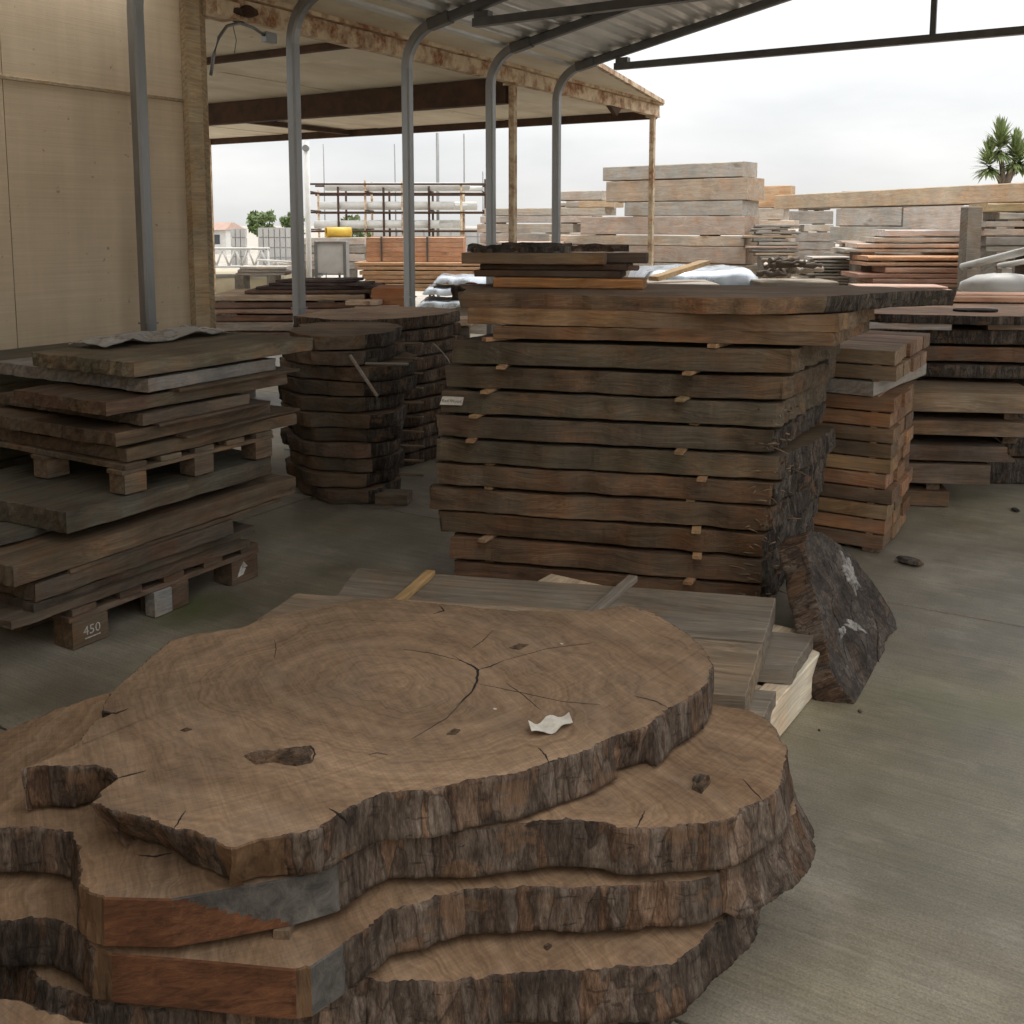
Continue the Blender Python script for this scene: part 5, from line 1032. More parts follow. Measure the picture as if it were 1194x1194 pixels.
# ================================================================== ROUND LOG STACKS
def blob(cx, cy, rx, ry, rot, n=26, seed=0.0, jag=0.1):
    P = []
    for i in range(n):
        t = 6.28318 * i / n; k = 1 + jag * fn(math.cos(t) * 1.6 + seed, math.sin(t) * 1.6, seed) + 0.04 * fn(t * 3, seed)
        x, y = rx * k * math.cos(t), ry * k * math.sin(t); P.append((cx + x * math.cos(rot) - y * math.sin(rot), cy + x * math.sin(rot) + y * math.cos(rot), 'b'))
    return P
rxs = [0.3, 0.325, 0.34, 0.355, 0.365, 0.37, 0.375, 0.37, 0.365, 0.35, 0.32]
for k in range(11):
    z0 = 0.006 + k * 0.0865; o = slab('round_slab', [(x, y, 's' if (y < 5.8 and x < -0.82) else 'b') for x, y, _ in blob(-0.98 + 0.07 * fn(k * 1.9, 3.3), 5.86 + 0.06 * fn(k * 2.1, 8.2), rxs[k] * (1 + 0.05 * fn(k * 2.3, 1)), 0.42, 0.4 + 0.25 * fn(k * 1.7, 4), n=54, seed=2.0 + 0.35 * k, jag=0.2)], z0, z0 + 0.0775, [M['bark_dark'], M['aged'], M['aged'], M['aged'], M['aged']], ds=0.02, amp=0.016, rows=5, edge=0.02, flare=-0.012, color=jit((0.14, 0.105, 0.075)))
    tag(o, 'round dark barky slab, %s in the barrel-shaped stack by the pallet stack' % ordn(k), 'round slab', 'round slabs of the barrel-shaped stack')
    if k < 10:
        for q, (dx, dy) in enumerate(((-0.15, -0.1), (0.16, -0.05))):
            s = board('spacer_stick', (-0.98 + dx, 5.86 + dy), (-0.98 + dx + (0.3 if q else 0.05), 5.86 + dy + (-0.05 if q else 0.25)), 0.03, 0.0083, z0 + 0.0778, M['timber'], (0.24, 0.18, 0.12), nx=1, rough=0.0003, bow=0, ch=0.001)
            tag(s, 'spacer stick over the %s slab of the barrel-shaped stack, %s' % (ordn(k).replace(' up', ''), ('wall side', 'aisle side')[q]), 'spacer', 'spacers of the barrel-shaped stack')
for k in range(11):
    z0 = 0.004 + k * 0.088; w_ = 0.42 + 0.05 * math.sin(k * 0.33 + 0.3)
    c = Vector((-0.93, 6.62)); P = []
    for (a, p, kd) in ((-0.52, -0.3, 'b'), (-0.6, 0.1, 'b'), (-0.5, w_ - 0.1, 'b'), (-0.2, w_ + 0.02, 'b'), (0.2, w_ + 0.04, 'b'), (0.55, w_ - 0.02, 'b'), (0.66, 0.1, 'b'), (0.55, -0.35, 'b'), (0, -0.45, 'b')):
        q = c + av2 * (a * 0.9 + 0.03 * fn(k, a)) + pv2 * (p + 0.04 * fn(k * 1.3, a * 3)) ; P.append((q.x, q.y, kd))
    P = [(x, y + 0.14, kd) for x, y, kd in P]
    o = slab('round_slab', P, z0, z0 + 0.075, [M['bark'], M['aged'], M['aged'], M['aged'], M['aged'] if k < 10 else M['timber']], AV, ds=0.022, amp=0.016, rows=5, edge=0.02, color=jit((0.14, 0.105, 0.075)) if k < 10 else (0.36, 0.25, 0.17))
    tag(o, ('barky slab, %s in the second log stack behind the barrel-shaped one' % ordn(k)) if k < 10 else 'pale reddish slab capping the second log stack behind the barrel-shaped one', 'log slab', 'slabs of the second log stack')
    if k < 10:
        for q, u in enumerate((-0.3, 0.35)):
            cc = c + av2 * u + Vector((0, 0.14)); s = board('spacer_stick', cc, cc + pv2 * 0.42, 0.03, 0.0122, z0 + 0.0754, M['timber'], (0.27, 0.2, 0.13), nx=1, rough=0.0003, bow=0, ch=0.001)
            tag(s, 'spacer stick over the %s slab of the second log stack, %s' % (ordn(k).replace(' up', ''), ('barrel side', 'yard side')[q]), 'spacer', 'spacers of the second log stack')
# things lying on or leaning at those stacks
o = MB(); p0, p1 = D(408, 414, 5.35), D(440, 462, 5.3); o = MB().bar((0, 0, 0), p1 - p0, 0.016, 0.012).build('lath', M['yard'], None, p0, 0, (0.3, 0.27, 0.23)); tag(o, 'thin grey lath leaning across the barrel-shaped log stack', 'lath')
p0 = D(425, 424, 5.45); o = board('lath', (p0.x, 5.46), (p0.x + 0.24, 5.44), 0.03, 0.012, 0.872 - 0.086, M['yard'], (0.3, 0.27, 0.22), wdir=(0, 1), nx=2, bow=0); tag(o, 'short grey lath jutting from the barrel-shaped log stack', 'lath')
pts = []
for i in range(16):
    t = i / 15; a = D(505 + 22 * math.sin(t * 1.9), 400 + 40 * t, 6.1); pts.append((a.x, a.y, a.z))
o0 = Vector(pts[-1]); o = MB().tube([Vector(p) - o0 for p in pts], 0.004, 6).build('packing_strap', M['yard'], None, o0, 0, (0.4, 0.37, 0.32)); tag(o, 'loose pale strap curling at the second log stack', 'strap')
fb = G(462, 590); o = board('floor_block', (fb[0] - 0.12, fb[1] + 0.02), (fb[0] + 0.06, fb[1] - 0.0), 0.12, 0.06, 0.001, M['aged'], (0.14, 0.12, 0.09), wdir=(0, 1), nx=2); tag(o, 'dark block on the floor at the foot of the barrel-shaped log stack', 'block')

# ================================================================== THE YARD BEYOND
GZ = -0.16
def yard_stack(pt, dr, rows, group, label, mat='yard', depth=0.5, name='yard_beam', cat='beam', bearer=True, wdir=(0.2, 1)):
    """rows: (x_left, x_right, y_top, y_bottom, colour, look) in photo pixels on the upright plane through pt along dr; the stack is closed downwards by bearers and upwards by thin packers"""
    dr = Vector(dr).normalized(); built = []
    for (xl, xr, yt, yb, c, look) in rows:
        a, b_ = V(xl, yt, pt, dr), V(xr, yt, pt, dr); a2 = V(xl, yb, pt, dr)
        built.append([a2.z, a.z, a, b_, c, look])
    built.sort(key=lambda q: q[0]); res = []
    for i, (z0, z1, a, b_, c, look) in enumerate(built):
        below = [q for q in res if q[0] <= z0 + 0.03 and min(q[4], b_.x) - max(q[3], a.x) > 0.1]
        base = max([q[0] for q in below], default=GZ)
        if z0 < base: z0 = base + 0.001
        elif res and base > GZ and z0 - base < 0.3: z0 = base + min(z0 - base, random.uniform(0.006, 0.02))
        if z1 - z0 < 0.02: z1 = z0 + 0.02
        th = z1 - z0; dd = depth * random.uniform(0.8, 1.1)
        o = board(name, (a.x, a.y), (b_.x, b_.y), dd, th, z0, M[mat], jit(c, 0.08), wdir=wdir, nx=8, rough=0.006, bow=0.0, ch=0.008)
        tag(o, look, cat, group)
        if z0 - base > 0.004:
            for q in range(2):
                u = 0.15 + 0.65 * q; p_ = a + (b_ - a) * u; e = Vector((-dr.y, dr.x)); e = e if e.dot(Vector(wdir)) > 0 else -e
                s = board('packer', (p_.x + e.x * 0.02, p_.y + e.y * 0.02), (p_.x + e.x * dd * 0.8, p_.y + e.y * dd * 0.8), min(0.14, 0.2 * (b_ - a).length), z0 - base - 0.001, base + 0.0005, M[mat], (0.2, 0.18, 0.15), nx=1, rough=0.001, bow=0, ch=0.002)
                tag(s, '%s packer below %s' % (('first', 'second')[q], look.replace('directly ', '').replace('thin ', '')), 'packer', 'packers in the yard stacks')
        res.append((z1, z0, None, min(a.x, b_.x), max(a.x, b_.x)))
gy, tn, pk, dg, og_ = (0.5, 0.465, 0.41), (0.62, 0.46, 0.3), (0.6, 0.49, 0.4), (0.3, 0.285, 0.255), (0.62, 0.36, 0.2)
mp = D(790, 262, 14.3)
yard_stack((mp.x, mp.y), (0.78, -0.62), [
    (703, 866, 195, 211, gy, 'grey squared beam crowning the pale beam pile'), (707, 872, 212, 235, (0.56, 0.44, 0.33), 'tan knotty beam second from the top of the pale pile'),
    (728, 866, 236, 252, gy, 'grey beam third from the top of the pale pile'), (677, 868, 253, 273, pk, 'long pinkish-grey beam fourth from the top of the pale pile'),
    (640, 868, 274, 284, pk, 'thin pinkish beam fifth from the top of the pale pile'), (646, 870, 285, 301, (0.55, 0.44, 0.35), 'pinkish beam sixth from the top of the pale pile'),
    (640, 905, 303, 320, (0.42, 0.37, 0.3), 'grey-tan beam at the foot of the pale pile'), (640, 905, 323, 345, (0.4, 0.36, 0.3), 'bottom beam of the pale pile')], 'beams of the pale pile', 'pale pile')
lp_ = D(640, 262, 16.5)
yard_stack((lp_.x, lp_.y), (0.9, -0.43), [
    (652, 702, 223, 228, gy, 'thin grey plank on the low grey pile'), (675, 716, 234, 242, tn, 'short tan beam on the low grey pile'), (660, 676, 235, 242, gy, 'short grey block on the low grey pile'),
    (565, 705, 243, 250, gy, 'grey plank third from the top of the low grey pile'), (560, 690, 252, 259, gy, 'grey plank fourth from the top of the low grey pile'), (556, 668, 261, 270, gy, 'grey plank fifth from the top of the low grey pile'),
    (560, 700, 272, 282, gy, 'grey plank sixth from the top of the low grey pile'), (556, 700, 284, 300, gy, 'grey plank at the foot of the low grey pile')], 'planks of the low grey pile', 'low grey pile')
rp_ = D(895, 262, 15.6)
yard_stack((rp_.x, rp_.y), (0.9, -0.43), [
    (868, 922, 217, 238, (0.58, 0.4, 0.23), 'orange-stained beam end behind the pale pile'), (868, 914, 243, 255, gy, 'grey beam under the orange-stained beam end'), (870, 926, 257, 267, pk, 'pinkish plank below the grey beam behind the pale pile'),
    (868, 922, 268, 281, gy, 'grey board with lit top behind the pale pile'), (872, 906, 283, 291, (0.36, 0.29, 0.2), 'short brown beam near the foot behind the pale pile'), (866, 917, 292, 305, tn, 'tan beam at the foot behind the pale pile')], 'beams behind the pale pile', 'rear pile')
dp_ = D(950, 262, 17.0)
yard_stack((dp_.x, dp_.y), (1, -0.1), [
    (926, 972, 246, 259, dg, 'dark grey box-like bundle at the top of the dark grey pile'), (938, 972, 262, 268, gy, 'thin grey plank second in the dark grey pile'), (932, 972, 271, 279, dg, 'dark plank third in the dark grey pile'),
    (926, 974, 282, 289, dg, 'dark plank fourth in the dark grey pile'), (924, 974, 292, 303, dg, 'dark plank at the foot of the dark grey pile'), (938, 967, 240, 244, (0.5, 0.24, 0.14), 'thin orange plank lying on the dark grey pile')], 'planks of the dark grey pile', 'dark grey pile')
gpnt = D(903, 262, 14.4)
yard_stack((gpnt.x, gpnt.y), (0.27, -0.963), [
    (903, 1228, 228, 243, (0.56, 0.45, 0.31), 'very long knotty tan beam topping the long pile'), (975, 1052, 243.5, 262, gy, 'grey wide beam end under the long tan beam'), (1053, 1175, 242, 270, gy, 'broad grey beam under the long tan beam'),
    (968, 1062, 264, 280, (0.4, 0.39, 0.34), 'olive-grey beam below the wide grey beam end'), (985, 1200, 283, 290, gy, 'long grey plank in the middle of the long pile'), (960, 1215, 294, 303, gy, 'long grey plank low in the long pile'), (905, 1215, 308, 330, gy, 'foot beam of the long pile')], 'beams of the long pile', 'long pile', depth=0.6, wdir=(1, 0.2))
q = D(985, 222, 14.6); o = board('thin_plank', (q.x, 14.6), (q.x + 1.55, 13.9), 0.25, 0.05, q.z, M['yard'], gy, wdir=(0, 1)); o.location.z = V(1000, 224, (gpnt.x, gpnt.y), Vector((0.27, -0.963))).z + 0.03
bpl = board('thin_plank', (q.x, 14.75), (q.x + 1.5, 14.1), 0.3, q.z - 0.06 - GZ, GZ, M['yard'], gy, wdir=(0, 1)); tag(bpl, 'upright grey panel standing behind the long tan beam', 'panel')
o.location = (q.x, 14.72, q.z - 0.058); tag(o, 'thin grey plank lying behind the long tan beam', 'plank')
wp_ = D(1080, 262, 10.6)
yard_stack((wp_.x, wp_.y), (1, -0.12), [
    (1032, 1158, 268, 274, (0.62, 0.58, 0.54), 'whitish plank topping the thin-plank pile'), (1020, 1160, 277, 281, gy, 'thin grey plank second in the thin-plank pile'), (1000, 1230, 284, 288, pk, 'thin pinkish plank third in the thin-plank pile'), (985, 1230, 290, 294, gy, 'thin grey plank fourth in the thin-plank pile')], 'planks of the thin-plank pile', 'thin pile', depth=0.7)
op_ = D(1080, 262, 10.2)
yard_stack((op_.x, op_.y), (1, -0.06), [
    (1012, 1235, 299, 303, og_, 'orange thin plank at the top of the orange plank pile'), (1011, 1235, 306, 309, (0.56, 0.36, 0.25), 'orange thin plank second in the orange plank pile'), (1032, 1235, 312, 315, (0.52, 0.32, 0.23), 'orange thin plank third in the orange plank pile'),
    (1000, 1235, 319, 322, (0.5, 0.3, 0.22), 'orange thin plank fourth in the orange plank pile'), (1018, 1235, 325, 328, (0.48, 0.29, 0.22), 'orange thin plank fifth in the orange plank pile'), (1018, 1235, 331, 335, (0.45, 0.28, 0.2), 'orange thin plank sixth in the orange plank pile')], 'planks of the orange plank pile', 'orange pile', mat='fresh', depth=0.6, name='thin_plank', cat='plank')
ep_ = D(1190, 262, 9.4)
yard_stack((ep_.x, ep_.y), (1, -0.12), [
    (1152, 1240, 237, 243, (0.6, 0.45, 0.25), 'yellow-tan plank above the end pile'), (1166, 1240, 248, 252, gy, 'pale plank in the end pile'), (1150, 1240, 258, 263, gy, 'grey plank in the end pile'), (1148, 1240, 267, 272, pk, 'pinkish plank in the end pile'), (1150, 1240, 276, 282, dg, 'dark plank in the end pile'), (1150, 1240, 287, 294, dg, 'lowest dark plank in the end pile')], 'planks of the end pile', 'end pile', depth=0.5)
def jumble(xl, xr, y0, y1, Y, dr, n, what, group, cols, mat='yard', depth=0.5):
    rows = []; h = (y1 - y0) / n
    for k in range(n):
        a = random.uniform(0, 0.3) * (xr - xl); b_ = random.uniform(0, 0.25) * (xr - xl)
        rows.append((xl + a, xr - b_, y0 + k * h, y0 + k * h + h * random.uniform(0.5, 0.85), random.choice(cols), 'plank %s down in the %s' % (('first', 'second', 'third', 'fourth', 'fifth', 'sixth', 'seventh', 'eighth', 'ninth', 'tenth', 'eleventh', 'twelfth')[k], what)))
    p_ = D((xl + xr) / 2, 262, Y); yard_stack((p_.x, p_.y), dr, rows, group, what, mat, depth, name='thin_plank', cat='plank')
rd = (0.5, 0.3, 0.22)
jumble(925, 1012, 300, 333, 11.4, (1, -0.1), 9, 'near grey pile', 'planks of the near grey pile', [gy, gy, pk, dg])
jumble(1142, 1240, 262, 300, 11.8, (1, -0.15), 9, 'mixed pile behind the wooden post', 'planks of the mixed pile', [gy, pk, rd, (0.62, 0.58, 0.54)])
jumble(980, 1060, 281, 300, 12.2, (1, -0.15), 5, 'pile under the olive-grey beam', 'planks below the olive beam', [gy, pk, dg])
jumble(560, 660, 282, 300, 15.2, (1, -0.1), 4, 'pile behind the bark strips', 'planks behind the bark strips', [gy, pk])
jumble(255, 350, 311, 322, 16.2, (1, 0.0), 3, 'pile before the tan boat', 'planks before the boat', [gy, dg])
jumble(866, 935, 262, 303, 13.2, (1, -0.2), 10, 'pale pile beside the tan beam ends', 'planks of the pale side pile', [gy, pk, tn, dg])
jumble(640, 700, 236, 262, 16.9, (1, -0.2), 5, 'pile by the last shed post', 'planks by the last shed post', [gy, pk, (0.62, 0.58, 0.54)])
jumble(1146, 1240, 216, 236, 14.6, (1, -0.3), 4, 'high pile behind the wooden post', 'planks of the high end pile', [gy, tn, pk])
jumble(1000, 1125, 334, 345, 8.9, (1, -0.1), 3, 'reddish pile behind the live-edge slab', 'planks of the reddish pile', [rd, (0.55, 0.36, 0.27)])
# wooden post and the pale poles propped on it
pb = D(1128, 335, 8.6); ph = D(1131, 241, 8.6).z
o = MB().box(-0.062, 0.062, -0.06, 0.06, 0, ph - GZ, 0.006).build('wooden_post', M['yard'], None, (pb.x, 8.6, GZ), 0.1, (0.34, 0.3, 0.25)); tag(o, 'weathered square wooden post standing among the planks', 'post')
for k, (xa, ya, xb, yb, r, lab) in enumerate(((1122, 311, 1230, 284, 0.03, 'long whitish pole slanting up in front of the wooden post'), (1165, 310, 1240, 297, 0.022, 'short whitish pole below the long slanting pole'))):
    p0, p1 = D(xa, ya, 8.35), D(xb, yb, 7.4); o = MB().pipe((0, 0, 0), p1 - p0, r, 0.006).build('pale_pole', M['pvc'], None, p0); tag(o, lab, 'pole', 'pale poles by the wooden post')
    for q, pp in enumerate((p0 + (p1 - p0) * 0.1, p0 + (p1 - p0) * 0.9)):
        s = MB().box(-0.04, 0.04, -0.04, 0.04, 0, pp.z - r - GZ - 0.002, 0.004).build('prop', M['yard'], None, (pp.x, pp.y, GZ), 0, (0.35, 0.32, 0.28)); tag(s, 'stake holding the %s, %s end' % (lab[:22].strip(), ('low', 'high')[q]), 'stake', 'stakes under the pale poles')
# white sack
bc = D(1150, 338, 7.7); m = MB(); rr = []
for s_, z in ((0.75, 0), (1.0, 0.05), (0.95, 0.11), (0.6, 0.16), (0.2, 0.175)): rr.append([(0.32 * s_ * math.cos(t) * (1 + 0.12 * fn(t * 2, z)), 0.2 * s_ * math.sin(t) * (1 + 0.12 * fn(t * 2.3, z + 3)), z + 0.012 * fn(t * 3, z * 20)) for t in [i * 6.283 / 24 for i in range(24)]])
m.loft(rr, True, True); o = m.build('filled_sack', M['white'], None, (bc.x + 0.12, 7.7, bc.z - 0.05)); tag(o, 'lumpy white sack beside the wooden post', 'sack')
o = MB().box(-0.45, 0.5, -0.3, 0.3, 0, bc.z - 0.05 - GZ - 0.003, 0.01).build('low_crate', M['yard'], None, (bc.x + 0.12, 7.75, GZ), 0, (0.35, 0.29, 0.22)); tag(o, 'plain timber crate carrying the white sack', 'crate')
# driftwood heap
for k in range(14):
    p_ = D(random.uniform(898, 944), random.uniform(303, 322), 9.2 + random.uniform(-0.15, 0.25)); L_ = random.uniform(0.15, 0.34); n = 7; a = random.uniform(-0.5, 0.5)
    pts = [(L_ * (i / n - 0.5), 0.03 * fn(i * 0.7, k), 0.03 * fn(i * 0.7, k + 9)) for i in range(n + 1)]
    o = MB().tube(pts, 0.03, 7, True, [random.uniform(0.012, 0.035) for _ in pts]).build('driftwood', M['trunk'] if k % 3 else M['yard'], None, p_, a, (0.4, 0.34, 0.27)); tag(o, 'gnarled driftwood piece in the small heap beside the silver sheet', 'driftwood', 'driftwood heap')
c = D(920, 322, 9.3); o = MB().box(-0.3, 0.4, -0.2, 0.35, 0, c.z - 0.04 - GZ, 0.01).build('timber_plinth', M['yard'], None, (c.x, 9.3, GZ), 0, (0.3, 0.26, 0.2)); tag(o, 'squat timber block under the driftwood heap', 'block')
# silver sheet over a low pile
def drape(name, label, x0, x1, y0, y1, zt, drop, mat, amp=0.03, n=24):
    v = []; f = []
    for i in range(n + 1):
        for j in range(n + 1):
            u, w_ = i / n, j / n; e = min(u, 1 - u, w_, 1 - w_); k = max(0, 1 - e / 0.12)
            v.append(((x1 - x0) * u, (y1 - y0) * w_, zt - drop * k * k + amp * fn(u * 4, w_ * 4, x0) - amp * 0.9 * abs(fn(u * 9, w_ * 8, x0))))
    for i in range(n):
        for j in range(n): a = i * (n + 1) + j; f.append((a, a + n + 1, a + n + 2, a + 1))
    b0 = len(v); v += [(x, y, z - 0.004) for x, y, z in v]; f += [tuple(b0 + k for k in reversed(q)) for q in f]
    return tag(mk(name, v, f, M[mat], None, (x0, y0, 0), 0, smooth=True), label, 'sheet')
a, b_ = D(745, 318, 9.6), D(888, 318, 9.6)
drape('silver_sheet', 'silver-grey sheet draped over a low pile before the pale beams', a.x, b_.x, 9.5, 10.8, 1.13, 0.16, 'foil')
o = MB().box(a.x + 0.05, b_.x - 0.05, 9.6, 10.7, GZ, 1.06, 0.02).build('covered_pile', M['yard'], None, (0, 0, 0), 0, (0.3, 0.27, 0.22)); tag(o, 'squared timber pile hidden below the silver-grey sheet', 'pile')
p0, p1 = D(762, 325, 8.9), D(822, 306, 9.3); o = MB().bar((0, 0, 0), p1 - p0, 0.12, 0.04).build('loose_plank', M['fresh'], None, p0, 0, (0.58, 0.42, 0.24)); tag(o, 'bright tan plank propped at the foot of the far rusty post', 'plank')
p0 = D(770, 330, 8.9); o = MB().box(-0.1, 0.5, -0.1, 0.6, 0, p0.z - GZ, 0.01).build('timber_plinth', M['yard'], None, (p0.x, 8.85, GZ), 0, (0.5, 0.46, 0.4)); tag(o, 'pale timber block carrying the bright tan plank', 'block')

# ------------------------------------------------------------------ orange packs seen between the posts
PY = 16.4; pk_ = empty('board_bundle', (D(427, 290, PY).x, PY, D(480, 305, PY).z)); tag(pk_, 'strapped bundle of fresh orange-pink boards beyond the shed posts', 'board bundle')
Lb = (540 - 427) / F_PX * PY; PK = PY / 11.2
for k in range(5):
    for j in range(2):
        board('board', (0.02 * fn(k), j * 0.45), (Lb + 0.03 * fn(k, 3), j * 0.45 - 0.02), 0.43, 0.075, k * 0.0785, M['fresh'], jit((0.6, 0.36, 0.23), 0.08), wdir=(0, 1), nx=3, rough=0.001, bow=0.0, parent=pk_)
for u in (0.15, 0.62):
    MB().box(Lb * u, Lb * u + 0.03, -0.026, 0.9, 0.396, 0.4).build('strap', M['darksteel'], pk_); MB().box(Lb * u, Lb * u + 0.03, -0.03, -0.024, -0.0, 0.4).build('strap', M['darksteel'], pk_)
yard_stack((D(500, 320, 16.1).x, 16.1), (1, -0.05), [(413 + 3 * k, 570 - 9 * (k % 3), 306 + 5 * k, 309.5 + 5 * k, (0.6, 0.38, 0.22), 'thin orange board, %s down under the strapped bundle' % ('first', 'second', 'third', 'fourth', 'fifth', 'sixth', 'seventh')[k]) for k in range(7)], 'boards under the strapped bundle', 'orange', mat='fresh', depth=1.4, name='thin_board', cat='board')
# extra packer course so the bundle has something to rest on
o = board('thin_board', (pk_.location.x, PY + 0.02), (pk_.location.x + Lb, PY), 0.55, pk_.location.z - (D(500, 306, 16.1).z) - 0.002, D(500, 306, 16.1).z + 0.001, M['fresh'], (0.55, 0.34, 0.22), wdir=(0, 1)) if pk_.location.z - D(500, 306, 16.1).z > 0.01 else None
if o: tag(o, 'thin board directly below the strapped orange bundle', 'board')
for k, (x0, x1, y0, y1, Y, c, lab) in enumerate(((433, 471, 336, 374, 8.3, (0.32, 0.14, 0.06), 'broad red-brown timber block behind the shed post'),)):
    a, b_ = D(x0, y0, Y), D(x1, y1, Y); o = MB().box(a.x, b_.x, Y, Y + 0.5, GZ, a.z, 0.01).build('timber_block', M['fresh'], None, (0, 0, 0), 0, c); tag(o, lab, 'block')
# silver sheets hanging off a pile left of the tall stack
for k, (x0, x1, y, Y, z, lab) in enumerate(((505, 566, 322, 14.9, 0.0, 'upper crinkled silver sheet beside the tall central stack'), (492, 548, 335, 14.8, -0.07, 'middle crinkled silver sheet beside the tall central stack'), (486, 562, 350, 14.7, -0.15, 'lower crinkled silver sheet beside the tall central stack'))):
    a, b_ = D(x0, y, Y), D(x1, y, Y); drape('silver_sheet', lab, a.x, b_.x + 0.15, Y, Y + 0.9, a.z, 0.1, 'foil', 0.03, 18)
a, b_ = D(490, 362, 14.9), D(566, 362, 14.9); o = MB().box(a.x, b_.x + 0.1, 14.95, 15.6, GZ, D(500, 352, 14.9).z, 0.01).build('covered_pile', M['yard'], None, (0, 0, 0), 0, (0.35, 0.3, 0.24)); tag(o, 'timber pile carrying the three crinkled silver sheets', 'pile')
a = D(480, 370, 7.0); o = board('pale_plank', (a.x, 7.0), (a.x + 0.42, 6.98), 0.22, 0.05, a.z - 0.06, M['fresh'], (0.66, 0.55, 0.42), wdir=(0, 1)); tag(o, 'pale plank on a block at the foot of the silver sheets', 'plank')
o = MB().box(a.x, a.x + 0.4, 7.02, 7.2, GZ, a.z - 0.062, 0.01).build('timber_block', M['aged'], None, (0, 0, 0), 0, (0.2, 0.16, 0.12)); tag(o, 'dark timber block below the pale plank', 'block')
# ------------------------------------------------------------------ dark board pile behind the posts on the wall side
dpt = D(345, 350, 8.4)
dark, tanb = (0.13, 0.07, 0.045), (0.45, 0.36, 0.25)
yard_stack((dpt.x, dpt.y), (1, 0.02), [
    (285, 440, 339, 343, dark, 'dark board lying on the long tan board'), (246, 425, 344, 351, tanb, 'long tan board in the dark board pile'), (246, 442, 353, 360, dark, 'dark board with pale ends under the long tan board'),
    (248, 430, 361, 366, (0.3, 0.2, 0.14), 'brown board in the middle of the dark board pile'), (246, 446, 368, 374, dark, 'dark board low in the dark board pile'), (250, 425, 376, 384, (0.25, 0.2, 0.16), 'grey-brown board near the foot of the dark board pile'), (246, 440, 388, 410, dark, 'thick foot board of the dark board pile')], 'boards of the dark board pile', 'dark pile', mat='timber', depth=0.8, name='rough_board', cat='board')
zt = V(345, 339, (dpt.x, dpt.y), Vector((1, 0.02)).normalized()).z + 0.004
for k, (xa, xb, lab) in enumerate(((296, 436, 'longest warped dark offcut on the dark board pile'), (312, 420, 'middle warped dark offcut on the dark board pile'), (320, 402, 'topmost warped dark offcut on the dark board pile'))):
    a, b_ = D(xa, 335, 8.5), D(xb, 335, 8.5); o = board('warped_offcut', (a.x, 8.52 + 0.03 * k), (b_.x, 8.5), 0.4, 0.024, zt + 0.028 * k, M['timber'], (0.06, 0.035, 0.028), wdir=(0, 1), nx=10, rough=0.012, bow=0.004, skew=0.05); tag(o, lab, 'offcut', 'offcuts on the dark board pile')
for k in range(7):
    x = 402 + 5.5 * (k % 4); y = 352 + 6.5 * (k // 2); a = D(x, y, 8.1); o = board('short_offcut', (a.x, 8.12), (a.x + 0.2 + 0.03 * k, 8.1), 0.2, 0.036, a.z - 0.03, M['fresh'], jit((0.5, 0.36, 0.26)), wdir=(0, 1), nx=2, bow=0); tag(o, 'pale short offcut end at the side of the dark board pile', 'offcut', 'pale offcuts of the dark board pile')
a = D(402, 380, 8.1); o = MB().box(a.x, a.x + 0.4, 8.14, 8.3, GZ, D(402, 377, 8.1).z, 0.01).build('timber_block', M['aged'], None, (0, 0, 0), 0, (0.2, 0.15, 0.11)); tag(o, 'timber block carrying the pale short offcuts', 'block')
# ------------------------------------------------------------------ cabinet on legs
a, b_ = D(366, 282, 17), D(404, 322, 17); w_ = b_.x - a.x; h = a.z - b_.z
cab = empty('panel_cabinet', (a.x, 17, GZ)); tag(cab, 'grey-white steel cabinet on legs behind the shed posts', 'cabinet'); zb = b_.z - GZ; zt = a.z - GZ
MB().box(0.03, w_ - 0.03, 0.02, 0.3, zb + 0.05, zt, 0.006).build('door_panel', M['white'], cab)
for x in (0, w_ - 0.05): MB().box(x, x + 0.05, 0, 0.32, 0, zt + 0.01, 0.004).build('leg', M['galv'], cab)
MB().box(0.051, w_ - 0.051, -0.004, 0.018, zt - 0.03, zt + 0.006).build('top_rail', M['galv'], cab); MB().box(0.051, w_ - 0.051, -0.004, 0.018, zb + 0.02, zb + 0.048).build('bottom_rail', M['galv'], cab)
# ------------------------------------------------------------------ pipe rack
RY = 21.0; rk = empty('pipe_rack', (D(360, 262, RY).x, RY, GZ)); tag(rk, 'rust-brown scaffold rack of thin posts and rails holding pale pipes', 'rack'); rx = rk.location.x; rtop = D(400, 213, RY).z
RLen = D(566, 262, RY).x - rx; rows_z = [D(400, 268, RY).z, D(400, 246, RY).z, D(400, 224, RY).z]
for k, (x, t) in enumerate(((0.02, 0), (0.62, 3), (1.18, 14), (1.56, 2), (1.95, 14), (2.5, 4), (RLen - 0.5, 8), (RLen, 16))):
    for d in (0, 1.0):
        MB().tube([(x, d, 0), (x, d, rtop - GZ - 0.12 + t * 0.012)], 0.024, 8).build('upright', M['rustdark'] if k % 2 else M['rust'], rk)
for z in rows_z + [rtop]:
    for d in (-0.045, 1.045):
        MB().tube([(-0.05, d, z - GZ - 0.03), (RLen + 0.05, d, z - GZ - 0.03)], 0.02, 8).build('rail', M['rustdark'], rk)
    if z < rtop:
        for x in (0.05, 1.2, 2.52, RLen - 0.05): MB().tube([(x, -0.09, z - GZ + 0.01), (x, 1.09, z - GZ + 0.01)], 0.016, 6).build('cross_tube', M['rustdark'], rk)
pn = 0
